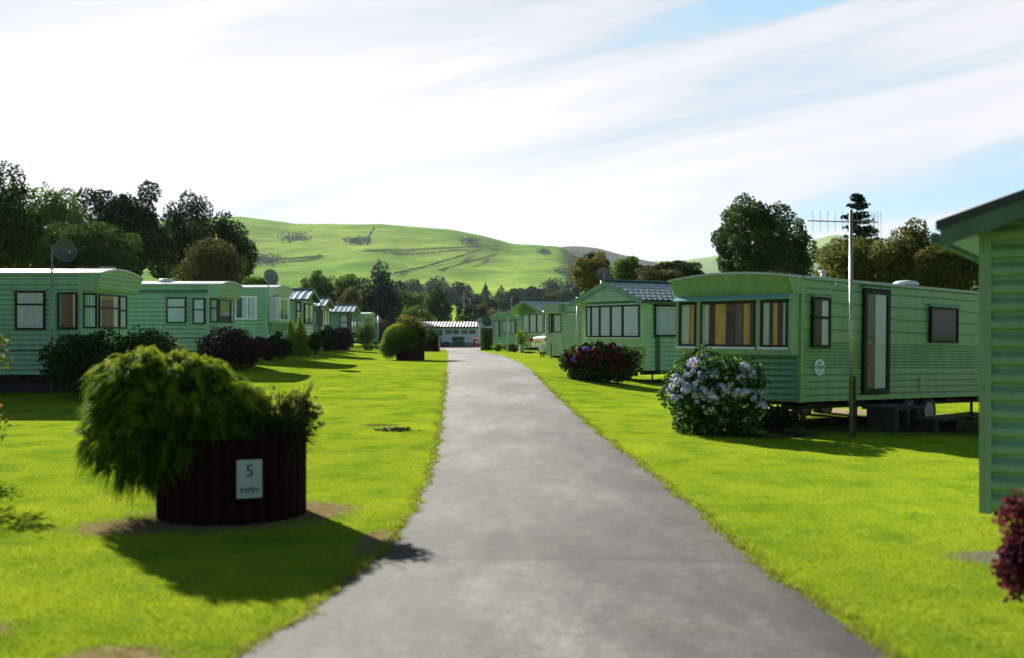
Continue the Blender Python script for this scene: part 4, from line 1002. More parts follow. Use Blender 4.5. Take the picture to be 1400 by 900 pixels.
FD = leafmat('faded petals', (.30,.22,.16),(.55,.46,.38),(.75,.68,.62),.25); FR = leafmat('dark red petals', (.035,.005,.008),(.085,.009,.016),(.17,.02,.03),.2); FV = leafmat('violet petals', (.08,.05,.3),(.16,.10,.5),(.3,.2,.7),.2)
hydrangea('large hydrangea with pale blue and lilac heads in front of the moss green caravan', 3.45, 18.5, (.82,.70,.66), 96, [FB,FB,FP,FP,FD], .068, 9000, .08)
hydrangea('dark red hydrangea with a few violet heads on the right verge', 2.62, 33, (1.05,.85,.60), 96, [FR]*24+[FV], .085, 7500, .11, 'shrub')

# plant at the far left edge
t = thing('garden_tree', 'small leafy branch with rusty leaves poking in at the left edge', 'small tree', (-6.35, 13, 0))
bl = [(0,0,1.55,.28,.3,.2),(.22,0,1.38,.14,.16,.10),(.26,0,1.62,.12,.12,.06),(-.3,0,1.2,.35,.3,.25),(.05,0,.55,.26,.3,.22),(-.25,.1,.7,.35,.3,.3)]
foliage('crown', bl, 1500, .06, LM['red'], t, rough=.5); trunk_mesh((-.2,0,-.05),(-.1,0,1.2),.03,bl,t,nl=6)

# ------------------------------------------------------------------ poles, aerials, posts
def yagi(mb, c, d, L_, n, h, r=.004):
    c = Vector(c); d = Vector(d).normalized(); mb.tube(c, c+d*L_, .010,.010,6)
    for i in range(n):
        p = c+d*L_*(i+.3)/n; mb.tube(p-Vector((0,0,h)), p+Vector((0,0,h)), r, r, 5)
t = thing('aerial_pole', 'tall steel pole with two television aerials in front of the moss green caravan', 'aerial pole', (5.5, 17.8, gz(5.5,17.8)))
MB().tube((0,0,-.2),(0,0,3.72),.032,.028,12).build('pole', M_STEEL, t, smooth=True)
m = MB(); yagi(m, (.02,0,3.52), (-1,-.25,.0), .80, 6, .16, .0035); m.build('aerial', mat('aerial metal', (.25,.22,.22), .4, metal=.6), t)
m = MB(); yagi(m, (-.02,0,3.55), (1,.6,-.0), .66, 5, .13, .0035)
for i in range(4): m.tube((.42+.05*i,.25,3.30),(.42+.05*i,.25,3.72),.0035,.0035,5)
m.build('aerial', MATS['aerial metal'], t)
t = thing('timber_post', 'short brown timber post close behind the steel aerial pole', 'post', (5.62, 18.1, gz(5.6,18)))
MB().box(-.045,.045,-.045,.045,-.1,1.0).build('post', mat('dark timber',(.06,.022,.014),.8,noise=.4), t, bevel=.006)
d1 = dish('steel pole with grey dish, standing before the nearest left caravan', PZ(344,26.4), gz(-11.1,26.4), (PX(71,26.4),26.4), (.75,-.65,.1), r=.28, col=(.06,.065,.07), off=.22)
d1.name = 'dish_pole'
t = thing('roof_aerial', 'comb-like television aerial lying above the nearest left caravan roof', 'aerial', (PX(130,29), 29, PZ(373,29)))
m = MB(); m.tube((0,0,-.15),(0,0,.12),.02,.02,6)
for i in range(9): m.tube((-.45+.1*i,0,.02),(-.45+.1*i,.05,.17),.008,.008,5)
m.tube((-.5,0,.10),(.55,.0,.09),.012,.012,6); m.box(.12,.55,-.02,.02,.02,.16); m.build('rods', M_STEEL, t)
dish('round grey dish on the corner pole of the white-windowed caravan', PZ(381,43.6), gz(-9.7,43.6)+1.5, (PX(367,43.6),43.6), (.7,-.7,.25), r=.32, col=(.16,.17,.17))
t = thing('slender_pole', 'slender pale pole before the far flat-roofed caravan', 'pole', (PX(517,88), 88, gz(-10,88)))
MB().tube((0,0,-.1),(0,0,PZ(432,88)-gz(-10,88)),.05,.04,8).build('pole', M_STEEL, t, smooth=True)
# roof vent on second van
a_ = V2.side_px(218,388)[0]; vb = V2.mb(); vb.lathe([(.26,0),(.28,.05),(.2,.12),(.03,.14)], (a_,.7,2.84), n=14); vb.build('roof_vent', M_WHITE, V2.root, smooth=True)
# steps
van = R1
def vanbox(name, label, cat, boxes, m, bev=.008):
    t = thing(name, label, cat, van.root.location, van.root.rotation_euler.z)
    for (nm, bx) in boxes:
        b = MB()
        for q in bx: b.box(*q)
        b.build(nm, m, t, bevel=bev)
    return t
ad, _ = van.side_px(1193, 540)
M_CONC = mat('concrete', (.04,.038,.034), .9, noise=.35, nscale=6, bump=.4)
vanbox('door_steps', 'grey concrete slab steps on block legs below the caravan door', 'steps',
   [('top_slab', [(ad-.5,ad+.55,-.75,-.08,.33,.39)]), ('block_leg', [(ad-.45,ad-.27,-.7,-.15,-.05,.33)]),('block_leg', [(ad-.02,ad+.12,-.7,-.15,-.05,.33)]),('block_leg', [(ad+.33,ad+.5,-.7,-.15,-.05,.33)]),
    ('lower_slab', [(ad+.0,ad+1.1,-1.25,-.8,.13,.19)]), ('lower_block', [(ad+.05,ad+.22,-1.2,-.85,-.05,.13)]), ('lower_block', [(ad+.85,ad+1.05,-1.2,-.85,-.05,.13)])], M_CONC)
# service boxes
t = thing('meter_box', 'cream meter box on two posts beside the white car', 'meter box', (PX(741.5,53.5), 53.5, gz(1.5,53.5)), .5)
MB().box(-.12,.12,-.1,.1,.25,.62).build('housing', mat('cream plastic',(.55,.55,.46),.5), t, bevel=.015)
MB().box(-.1,-.05,-.03,.03,-.1,.25).box(.05,.1,-.03,.03,-.1,.25).build('leg', M_CHAS, t)
t = thing('service_box', 'small green service box in the flower bed', 'service box', (PX(713,64.5), 64.5, gz(.5,64.5)), .4)
MB().box(-.13,.13,-.1,.1,.12,.5).build('housing', mat('grey green plastic',(.16,.27,.22),.5), t, bevel=.02); MB().box(-.04,.04,-.04,.04,-.1,.12).build('leg', M_CHAS, t)
t = thing('timber_post', 'thin dark post beside the cream meter box', 'post', (PX(753.5,52.5), 52.5, gz(1.9,52.5)))
MB().box(-.03,.03,-.03,.03,-.1,.68).build('post', M_CHAS, t)
# dark weedy patch in the lawn
t = thing('weed_tuft', 'flat dark tuft of weeds in the left lawn', 'weeds', (*at(537,589)[:2], at(537,589)[2]))
foliage('foliage', [(0,0,.0,.28,.16,.05),(.12,.05,0,.16,.12,.05)], 500, .045, LM['dark'], t, rough=.5, floor=-.01)

# ------------------------------------------------------------------ white utility building with bins
BY = 112.0; BX0, BX1 = PX(577.5,BY), PX(715,BY); bz = gz(-5,BY)
t = thing('utility_building', 'long white building with corrugated roof and small high windows', 'building', (BX0, BY, bz))
BW = BX1-BX0; BH = PZ(447,BY)-bz
def bx(px): return PX(px,BY)-BX0
def bzz(py): return PZ(py,BY)-bz
MB().box(0,BW,0,6,-.1,BH).build('wall', mat('white render', (.62,.68,.78), .85, noise=.12, nscale=.6), t)
m = MB(); n = 34; vs = []; fs = []
for i in range(n*4+1):
    x = -.35+(BW+.7)*i/(n*4); w = .045*math.sin(i*PI/2+.3)
    vs += [(x,-.4,BH+.03+w),(x,3.0,BH+.55+w),(x,6.4,BH+.03+w)]
for i in range(n*4): fs += [(3*i,3*i+3,3*i+4,3*i+1),(3*i+1,3*i+4,3*i+5,3*i+2)]
m.add(vs, fs); m.build('roof', mat('fibre cement sheet', (.36,.33,.31), .6, noise=.4, nscale=.8), t, recalc=False)
MB().prism([(0,BH),(6,BH),(3,BH+.5)],.02,BW-.02,ax=0).build('gable', MATS['white render'], t)
MB().box(-.3,BW+.3,-.38,-.30,BH-.16,BH+.0).build('fascia', M_DKGREEN, t)
def bwin(x0,x1,y0,y1,nm='window', cover=None):
    f = MB(); a,b,c,d = bx(x0),bx(x1),bzz(y1),bzz(y0)
    f.box(a-.06,b+.06,-.05,-.001,c-.06,c).box(a-.06,b+.06,-.05,-.001,d,d+.06).box(a-.06,a,-.049,-.001,c,d).box(b,b+.06,-.049,-.001,c,d)
    w = f.build(nm, M_DKGREEN, t); MB().box(a,b,-.02,-.012,c,d).build('pane', mat('dark glazing',(.03,.035,.045),.12,spec=.8), w)
    if cover: MB().box(bx(cover[0]),bx(cover[1]),-.045,-.03,bzz(cover[3]),bzz(cover[2])).build('notice', mat('notice paper',(.55,.68,.8),.6), w)
for a in ((584,604,452,458.8),(610,617,452.3,455.8),(620.3,627,452.3,455.8),(632.5,639,452.6,456),(642.3,649,452.6,456)): bwin(*a)
bwin(654.5,672,453.5,460.2, cover=(656.5,660,455,459.8))
MB().box(bx(627),bx(632.5),-.05,-.001,bzz(461),bzz(457)).build('door_panel', mat('pale blue panel',(.45,.60,.68),.6), t)
lamp = MB(); lamp.box(bx(627.5),bx(629.5),-.25,-.0,BH-.3,BH-.1); lamp.box(bx(626.5),bx(630),-.4,-.2,BH-.42,BH-.28); lamp.build('security_lamp', M_WHITE, t)
MB().box(bx(578),bx(582),-.06,0,0,BH-.2).build('downpipe', mat('blue grey pipe',(.25,.33,.38),.5), t)
t = thing('block_wall', 'low grey block wall along the foot of the white building', 'wall', (PX(601,BY-1.2), BY-1.2, bz))
MB().box(0,PX(658,BY-1.2)-PX(601,BY-1.2),-.15,.1,-.1,.50).build('blockwork', mat('block wall',(.30,.29,.26),.9,noise=.4,nscale=2,bump=.5), t)
t = thing('garden_wall', 'cream rendered wall joining the left end of the white building', 'wall', (PX(566,BY+1), BY+1, bz))
MB().box(0,PX(577.5,BY+1)-PX(566,BY+1),-.1,.1,-.1,1.9).build('panel', mat('cream render',(.60,.52,.40),.9,noise=.1), t)
MB().box(-.05,PX(577.5,BY+1)-PX(566,BY+1),-.16,.16,1.9,1.98).build('coping', M_CONC, t)
# green four-wheeled bin
t = thing('wheelie_bin', 'large dark green four-wheeled rubbish bin before the white building', 'bin', (PX(626,108), 108, gz(-5,108)), .12)
M_BIN = mat('dark green bin plastic', (.018,.05,.035), .45)
m = MB(); w = .56
m.add([(-.5,-.42,.14),(.5,-.42,.14),(.5,.42,.14),(-.5,.42,.14),(-.58,-.52,.98),(.58,-.52,.98),(.58,.52,.98),(-.58,.52,.98)],[(0,3,2,1),(4,5,6,7),(0,1,5,4),(1,2,6,5),(2,3,7,6),(3,0,4,7)])
m.box(-.61,.61,-.55,.55,.94,1.0); m.build('body', M_BIN, t, bevel=.015)
m = MB(); m.prism([(-.56,1.0),(.56,1.0),(.5,1.10),(.2,1.18),(-.2,1.18),(-.5,1.08)],-.6,.6,ax=0); m.build('lid', M_BIN, t)
for sx_ in (-.45,.45):
    for sy_ in (-.36,.36):
        MB().lathe([(.08,-.025),(.09,0),(.08,.025)], (sx_,sy_,.09), (1,0,0), 12).build('castor', M_BLACK, t)
MB().box(-.72,-.6,-.1,.1,.8,.95).box(.6,.72,-.1,.1,.8,.95).build('lift_lug', M_BIN, t)
MB().prism([(-.02,.66),(.08,.60),(.06,.72),(-.06,.76)],-.535,-.53,ax=1).build('marking', mat('bin mark',(.5,.55,.52),.6), t)
t = thing('wheelie_bin', 'bright red wheeled bin right of the large green bin', 'bin', (PX(650.5,108), 108, gz(-3.5,108)), 0)
M_RED = mat('red bin plastic', (.55,.012,.02), .4); m = MB()
m.add([(-.19,-.22,.08),(.19,-.22,.08),(.19,.22,.08),(-.19,.22,.08),(-.24,-.30,.82),(.24,-.30,.82),(.24,.30,.82),(-.24,.30,.82)],[(0,3,2,1),(4,5,6,7),(0,1,5,4),(1,2,6,5),(2,3,7,6),(3,0,4,7)]); m.build('body', M_RED, t, bevel=.01)
MB().prism([(-.34,.82),(.34,.82),(.30,.92),(-.30,.88)],-.26,.26,ax=0).build('lid', M_RED, t)
for sx_ in (-.22,.22): MB().lathe([(.08,-.025),(.09,0),(.08,.025)], (sx_,.2,.09), (1,0,0), 12).build('wheel', M_BLACK, t)
MB().box(-.02,.17,-.30,-.285,.44,.66).build('label_sticker', M_WHITE, t)
t = thing('stone_heap', 'small dark heap against the low block wall left of the green bin', 'heap', (PX(609,109.5), 109.5, gz(-6,109)))
m = MB()
for k in range(9): m.lathe([(.12,0),(.2,.1),(.13,.22),(.02,.26)], (random.uniform(-.5,.5),random.uniform(-.2,.2),random.uniform(.0,.4)), (random.uniform(-.4,.4),random.uniform(-.4,.4),1), 7)
m.build('stones', mat('dark stone',(.06,.06,.06),.9), t)

# ------------------------------------------------------------------ car
def car(label, X, Y, heading):
    t = thing('parked_car', label, 'car', (X, Y, gz(X,Y)), math.atan2(heading[1], heading[0]))
    W2 = .88; M_P = mat('white car paint', (.78,.80,.84), .18, spec=.6, coat=.8)
    # x: 0 rear -> 4.5 front. columns: (x, half-width, z sill, z belt)
    st = [(0,.66,.42,.86),(.06,.78,.30,.98),(.35,.85,.22,1.02),(.9,.88,.20,1.0),(1.6,.885,.20,.97),(2.6,.885,.20,.95),(3.3,.87,.20,.92),(4.0,.82,.22,.80),(4.4,.72,.28,.64),(4.5,.6,.38,.52)]
    rings = []
    for (x,w,z0,z1) in st:
        h = z1-z0; rings.append([(x,-w*.86,z0),(x,-w,z0+.25*h),(x,-w*.99,z0+.62*h),(x,-w*.93,z0+.88*h),(x,-w*.78,z1),(x,0,z1+.03),(x,w*.78,z1),(x,w*.93,z0+.88*h),(x,w*.99,z0+.62*h),(x,w,z0+.25*h),(x,w*.86,z0)])
    k = 11; m = MB(); vs = [p for r in rings for p in r]; fs = []
    for i in range(len(rings)-1):
        for j in range(k-1): fs.append((i*k+j,i*k+j+1,(i+1)*k+j+1,(i+1)*k+j))
        fs.append((i*k+k-1,i*k,(i+1)*k,(i+1)*k+k-1))
    fs.append(tuple(range(k-1,-1,-1))); fs.append(tuple((len(rings)-1)*k+i for i in range(k))); m.add(vs, fs)
    bd = m.build('body', M_P, t, smooth=True)
    md = bd.modifiers.new('s','SUBSURF'); md.levels = 1; md.render_levels = 2
    g = MB(); gs = [(.55,.66,1.0,.0),(1.15,.66,1.0,.36),(2.3,.68,.97,.43),(3.1,.66,.95,.0)]
    vs = []
    for (x,w,z,h) in gs: vs += [(x,-w,z),(x+.02,-w*.80,z+h),(x+.02,w*.80,z+h),(x,w,z)]
    fs = []
    for i in range(3):
        for j in range(3): fs.append((i*4+j,i*4+j+1,i*4+5+j,i*4+4+j))
    g.add(vs, fs); g.build('window', mat('tinted car glass',(.02,.025,.03),.05,spec=.9), t, smooth=False)
    r = MB(); r.prism([(1.1,1.36),(1.25,1.39),(2.1,1.43),(2.35,1.41),(2.3,1.385),(1.15,1.34)],-.56,.56,ax=1); r.build('roof', M_P, t, bevel=.01)
    pl_ = MB()
    for s_ in (-1,1):
        pl_.tube((.6,s_*.66,1.0),(1.18,s_*.55,1.37),.035,.03,6); pl_.tube((3.05,s_*.66,.96),(2.3,s_*.56,1.40),.03,.03,6); pl_.tube((1.85,s_*.68,.97),(1.75,s_*.56,1.40),.03,.03,6)
    pl_.build('pillar', M_P, t)
    for s_ in (-1,1):
        l = MB(); l.prism([(-.012,.74),(.10,.72),(.42,.80),(.40,.90),(.06,.92),(-.005,.9)], s_*.56, s_*.885, ax=1); l.build('tail_light', mat('red lamp lens',(.5,.01,.015),.12,spec=.8), t, bevel=.01)
        h_ = MB(); h_.prism([(4.40,.56),(4.46,.56),(4.30,.72),(4.1,.74)], s_*.5, s_*.80, ax=1); h_.build('headlight', mat('lamp glass',(.6,.62,.65),.1), t)
    for x in (.85,3.6):
        for s_ in (-1,1):
            w_ = MB(); w_.lathe([(.2,-.1),(.3,-.1),(.32,-.07),(.32,.07),(.3,.1),(.2,.1)], (x,s_*.80,.31), (0,1,0), 22); wo = w_.build('wheel', M_BLACK, t, smooth=True)
            MB().lathe([(.21,-.102),(.19,-.08),(.05,-.09),(.05,.09),(.19,.08),(.21,.102)], (x,s_*.80,.31), (0,1,0), 10).build('rim', M_STEEL, wo)
    MB().box(-.03,.03,-.26,.26,.66,.78).build('number_plate', mat('yellow plate',(.75,.45,.02),.5), t)
    MB().box(-.01,.2,-.6,.6,.30,.40).build('bumper_insert', M_BLACK, t, bevel=.01)
    return t
car('white saloon car, tail to the lane, parked between two caravans', PX(736.5,59.5), 59.5, (.838,.543))

# ------------------------------------------------------------------ trees
GL = 'tall dark trees behind the left caravans'
tree(-60,50,236,62,375,'oak','tall dark oak at the far left, top cut by the picture edge',11000,.24,group=GL)
tree(25,120,250,66,380,'mid','lighter green tree between the far left oak and the tallest dark crown',10000,.22,group=GL)
tree(105,245,241,72,382,'dark','tallest dark tree with flat lobed crown behind the left caravans',17000,.25,nc=40,rr=.24,group=GL)
tree(60,190,300,58,380,'oak','lower sunlit tree behind the nearest left caravan roof',9000,.2,group=GL)
tree(215,300,268,78,385,'dark','narrow dark tree right of the tallest left crown',9000,.24,group=GL)
tree(262,348,297,74,392,'dark','dark tree ending the tall group towards the hill',10000,.23,group=GL)
tree(246,338,328,58,392,'brownish','tawny rounded tree in front of the dark group',9000,.16,group=GL)
tree(330,375,378,60,395,'mid','low bright green bush top behind the third caravan roof',1800,.14)
GM = 'trees beyond the left caravans'
tree(408,460,372,125,432,'mid','pale feathery tree left of the narrow birch-like trees',5000,.4,group=GM)
tree(440,502,370,130,440,'mid','broad green tree behind the ribbed roofs',5500,.4,group=GM)
tree(462,498,395,112,445,'brownish','olive lower tree in front of the broad green tree',2500,.3,group=GM)
tree(493,548,370,118,452,'conifer','tall very dark cone-shaped tree behind the last left caravans',9000,.3,group=GM,rr=.42)
tree(540,585,398,150,446,'mid','light green rounded tree right of the tall dark cone-shaped tree',3500,.4,group=GM)
tree(552,592,420,125,458,'mid','bright green bushy tree above the second planter',3500,.3,group=GM)
tree(578,620,398,138,448,'shrub','dark rounded tree just left of the white building roof',4500,.35,group=GM)
tree(560,600,405,160,440,'mid','mid green tree between the light and the dark rounded trees',2800,.4,group=GM)
tree(500,524,425,118,452,'brownish','tawny shrub-like tree at the foot of the tall dark one',1200,.25,group=GM)
t = thing('copper_hedge', 'dark coppery hedge behind the far flat-roofed caravan', 'hedge', (PX(534,110), 110, gz(-12,110)))
foliage('foliage', [(-1.2+.6*i,0,1.4,.6,.6,1.35) for i in range(5)], 5000, .16, LM['purple'], t); MB().tube((0,0,0),(0,0,1.2),.06).build('stem', M_BARK, t)
# columnar conifers behind the white building
GC = 'columnar conifers behind the white building'
cols = [(628,11,417.5,'leftmost of the dark columnar conifers behind the white building'),(636.5,9,420,'narrow columnar conifer, second from the left of its row'),(643,10,417.5,'columnar conifer just left of the middle of its row'),(650,10,418.5,'columnar conifer in the middle of the row behind the white building'),(657,10,420,'columnar conifer right of the middle of its row'),(663,9,424,'shortest columnar conifer at the right end of its row')]
for (px, w, yt, lb) in cols:
    Y = 128; X = PX(px,Y); g = gz(X,Y); zt_ = PZ(yt,Y)-g; r = w/2*Y/F; t = thing('columnar_conifer', lb, 'conifer', (X,Y,g), group=GC)
    foliage('crown', [(0,0,zt_*(.1+.8*i/6),r*(1 if i < 5 else .7),r*(1 if i < 5 else .7),zt_*.12) for i in range(7)], 1800, .2, LM['conifer'], t, rough=.25)
    MB().tube((0,0,-.1),(0,0,zt_*.7),.08,.03).build('trunk', M_BARK, t)
tree(662,682,423,140,452,'autumn','orange-tinged small tree right of the columnar conifers',1500,.25,group=GM)
tree(654,668,414,175,436,'brownish','pale brown bushy tree behind the columnar conifers',900,.35,group=GM)
# far treeline at the foot of the hill
GF = 'trees along the foot of the hill'
far = [(532,560,386,420,430,'far','bluish tree at the left end of the hill-foot trees'),(552,580,383,418,440,'far','rounded tree second along the hill foot'),(578,612,381,420,420,'far','larger bright-edged tree at the hill foot above the white building left end'),
 (612,646,386,418,400,'fardark','dark domed tree above the white building'),(640,662,403,420,380,'far','low tree by the tiny white farmhouse'),(652,676,386,420,410,'fardark','pointed fir in the hill-foot trees'),
 (668,702,389,418,400,'fardark','wide dark domed tree right of the pointed fir'),(694,722,395,418,400,'fardark','dark tree between the two wide domed trees at the hill foot'),(716,748,391,416,390,'fardark','dark twin-domed tree above the open-gabled caravan'),
 (738,772,383,408,470,'fardark','dark tree on the slope left of the autumn trees'),(764,800,382,412,480,'fardark','dark slope tree partly behind the autumn trees'),(740,766,401,420,330,'brownish','olive rounded tree above the arched pale caravan'),
 (756,796,398,422,340,'far','greener rounded tree left of the checker-tiled caravan'),(680,700,406,421,330,'far','low pale tree in front of the wide domed tree'),(520,545,390,425,380,'mid','green tree half hidden by the tall dark cone-shaped tree'),
 (604,626,396,422,360,'far','small tree in the gap left of the dark domed tree'),(622,640,408,424,330,'fardark','low dark tree under the dark domed tree'),(700,716,404,420,340,'fardark','low dark hedge tree by the sloping field'),
 (632,652,404,424,300,'fardark','dark low tree right under the tiny farmhouse'),(656,690,408,426,300,'fardark','long dark bushy tree in front of the pointed fir')]
for (x0,x1,yt,yb,Y,kd,lb) in far:
    n = 1800
    if 'pointed' in lb:
        cone_bush(lb, (x0+x1)/2, Y, x1-x0, yt, yb, kind='fardark', n=2200, size=.8, group=GF, name='fir_tree', cat='tree')
    else: tree(x0,x1,yt,Y,yb+3,kd,lb,n,.85,nc=14,rr=.45,group=GF)
# hedge lines and walls on the hill
def hedge_line(lb, pts, h=2.2, w=2.5, kd='fardark', n=700):
    P3 = []
    for i in range(len(pts)-1):
        for k in range(12):
            a = k/12; P3.append(on_hill(pts[i][0]*(1-a)+pts[i+1][0]*a, pts[i][1]*(1-a)+pts[i+1][1]*a))
    P3.append(on_hill(*pts[-1])); P3 = np.array(P3)
    n = int(n*1.5); i = RNG.integers(0, len(P3)-1, n); a = RNG.random(n)[:,None]; Q = P3[i]*(1-a)+P3[i+1]*a
    Q += RNG.normal(0,1,(n,3))*np.array([w*.16,w*.16,h*.16]) + np.array([0,0,h*.5]); o0 = P3[0]
    t = thing('field_hedge', lb, 'hedge', tuple(o0), group='field hedges on the hillside')
    V_, F_ = leaf_quads(Q-o0, 1.15); npmesh('foliage', V_, F_, LM[kd], t, np.clip(RNG.normal(.4,.2,n),0,1))
hedge_line('level field hedge crossing the middle of the hill', [(498,345),(560,343),(620,340.5),(684,338)], n=900)
hedge_line('slanting hedge rising towards the right of the hill', [(540,376),(580,367),(620,355),(660,343)], n=800)
hedge_line('thin lower slanting hedge on the right slope', [(600,371),(640,360),(680,348)], h=1.6, n=500)
hedge_line('hedge along the left flank of the hill', [(350,356),(395,356),(440,352)], n=700)
hedge_line('steep boundary hedge at the right shoulder of the hill', [(768,343),(780,355),(790,368)], n=700, kd='brownish')
hedge_line('short hedge under the skyline of the hill', [(540,350),(580,348),(625,344)], h=1.6, n=400)
hedge_line('faint hedge stub dropping from the hilltop', [(512,312),(506,322),(502,336)], h=1.6, n=350)
def gorse(lb, px, py, w, n, kd='fardark'):
    o0 = np.array(on_hill(px,py)); P = RNG.normal(0,1,(n,2)); Q = []
    for (a,b) in P: Q.append(on_hill(px+a*w*.22, py+b*w*.06))
    Q = np.array(Q); Q[:,2] += RNG.random(n)*3; t = thing('gorse_thicket', lb, 'thicket', tuple(o0), group='gorse thickets on the hillside')
    V_, F_ = leaf_quads(Q-o0, 2.4); npmesh('foliage', V_, F_, LM[kd], t, np.clip(RNG.normal(.5,.2,n),0,1))
gorse('dark gorse thicket high on the middle of the hill', 489, 331, 36, 420)
gorse('gorse streak on the upper left flank', 405, 326, 46, 260)
gorse('small thicket near the right crest of the hill', 642, 331, 26, 180)
gorse('gorse band low on the left flank', 360, 357, 50, 380)
gorse('scrubby thicket at the right shoulder of the hill', 745, 346, 22, 160)
gorse('scrub spreading above the hill-foot trees at right', 778, 372, 40, 260)
# fields in front: pasture hedges, poles, farmhouse, grazing animals
t = thing('field_hedge', 'low hedge across the valley field below the grazing animals', 'hedge', (PX(712,230), 230, gz(PX(712,230),230)), group='field hedges in the valley')
foliage('foliage', [(-6+1.3*i,0,.5,1.0,.6,.6) for i in range(11)], 1200, .5, LM['far'], t); MB().tube((0,0,-.1),(0,0,.5),.05).build('stem', M_BARK, t)
for i,(px,yt,Y,lb) in enumerate([(634.5,399,260,'thin telegraph pole left of the tiny farmhouse'),(682,422,210,'telegraph pole beside the columnar conifers'),(699.5,407,300,'distant telegraph pole in the valley field'),(713,412,330,'farthest telegraph pole right of the field pole'),(642.5,407,280,'short telegraph pole by the tiny farmhouse')]):
    X = PX(px,Y); g = gz(X,Y); h = PZ(yt,Y)-g; t = thing('telegraph_pole', lb, 'pole', (X,Y,g), group='telegraph poles across the valley')
    MB().tube((0,0,-.2),(0,0,h),.13,.10,8).build('pole', mat('weathered pole',(.22,.19,.16),.9), t, smooth=True); MB().box(-.7,.7,-.05,.05,h-.5,h-.38).build('crossarm', MATS['weathered pole'], t)
X, Y = PX(644,300), 300; g = PZ(412,300); t = thing('farmhouse', 'tiny white farmhouse gable among the far trees', 'house', (X,Y,g), .5)
MB().box(-1.0,1.0,-.8,.8,-5,.3).build('wall', mat('whitewash',(.7,.72,.75),.8), t)
MB().prism([(-1.0,.25),(1.0,.25),(0,1.1)],-1.2,1.2,ax=0).build('roof', mat('pale slate',(.4,.42,.46),.5), t)
MB().box(-.2,.2,-.86,-.81,-.5,0).build('window', M_ROOMDK, t)
for i,(px,py,lb) in enumerate([(695,425,'dark grazing animal leftmost in the valley field'),(703,425.5,'dark grazing animal second from the left in the field'),(707,423.5,'grazing animal standing highest in the valley field'),(712,425.5,'rightmost grazing animal in the valley field')]):
    Y = 262; X = PX(px,Y); t = thing('cow', lb, 'cow', (X,Y,gz(X,Y)), random.uniform(-.6,.6), group='cattle grazing in the valley field')
    cm = bpy.data.meshes.new('body'); pts = [(0,0,.95),(.55,0,1.0),(.85,0,1.05),(1.15,0,.85),(1.35,0,.55),(-.6,0,.95),(-.75,0,.6),(.6,.2,.5),(.6,.2,0),(.6,-.2,.5),(.6,-.2,0),(-.55,.2,.55),(-.6,.2,0),(-.55,-.2,.55),(-.6,-.2,0)]
    ed = [(0,1),(1,2),(2,3),(3,4),(0,5),(5,6),(1,7),(7,8),(1,9),(9,10),(5,11),(11,12),(5,13),(13,14)]
    cm.from_pydata(pts, ed, []); co = bpy.data.objects.new('body', cm); COL.objects.link(co); co.parent = t; cm.materials.append(mat('dark hide',(.03,.025,.022),.8))
    sk = co.modifiers.new('skin','SKIN'); rad = [.36,.34,.22,.15,.09,.34,.04,.11,.07,.11,.07,.12,.07,.12,.07]
    for vtx, r in zip(cm.skin_vertices[0].data, rad): vtx.radius = (r, r)
    cm.skin_vertices[0].data[0].use_root = True; ss = co.modifiers.new('sub','SUBSURF'); ss.levels = 1
# right-hand trees
GRT = 'trees behind the right caravans'
tree(782,838,346,75,402,'autumn','autumn-tinted tree with dark top left of the dark dish',5500,.2,group=GRT,rr=.3)
tree(793,828,345,79,372,'dark','small dark tree top above the autumn-tinted one',2200,.22,group=GRT)
tree(832,884,350,72,392,'mid','yellow-green feathery tree behind the tiled ridge',4500,.2,group=GRT,rr=.3)
tree(868,935,366,66,395,'brownish','low olive-gold tree behind the tiled roof',4500,.17,group=GRT)
tree(884,962,355,72,386,'dark','dark spreading tree left of the moss green caravan roof',5500,.2,group=GRT,rr=.3)
tree(968,1092,272,60,385,'oak','large rounded dark green tree above the moss green caravan bay',15000,.2,nc=40,rr=.24,group=GRT)
tree(1060,1112,300,64,385,'oak','smaller dark tree touching the right of the large rounded one',5000,.2,group=GRT)
tree(1105,1216,322,48,398,'red','red-tinged tree behind the aerial pole',8000,.15,group=GRT,rr=.3)
tree(1190,1292,306,46,400,'red','green tree flushed red on top, right of the spruce',9000,.15,group=GRT,rr=.3)
tree(1248,1352,316,44,402,'red','rust-red tree beside the close caravan roof',9000,.15,group=GRT,rr=.3)
tree(1330,1440,330,50,402,'mid','green tree hidden mostly behind the close caravan',5000,.2,group=GRT)
# spruce
Y = 62; X = PX(1172,Y); g = gz(X,Y); zt_ = PZ(261,Y)-g; t = thing('spruce_tree', 'tall pointed spruce standing above the red-tinged trees', 'spruce', (X,Y,g), group=GRT)
MB().tube((0,0,-.2),(0,0,zt_*.98),.16,.02,8).build('trunk', M_BARK, t, smooth=True)
Ps = []; Ds = []
for z in np.arange(zt_*.22, zt_*.985, .26):
    R_ = (1-z/zt_)**.8*2.5+.18
    for k in range(8):
        z += random.uniform(-.05,.05); a = random.uniform(0,6.28); L_ = R_*random.uniform(.55,1.15); nn = int(34*L_)+8
        s_ = RNG.random(nn)**.7; Ps.append(np.stack([np.cos(a)*L_*s_+RNG.normal(0,.07,nn), np.sin(a)*L_*s_+RNG.normal(0,.07,nn), z+.18*L_*s_**2-.12*L_*s_-.14*RNG.random(nn)*(1-.3*s_)],-1))
P = np.concatenate(Ps); V_, F_ = leaf_quads(P, .26, asp=.4); npmesh('crown', V_, F_, LM['conifer'], t, np.clip(RNG.normal(.45,.25,len(P)),0,1))

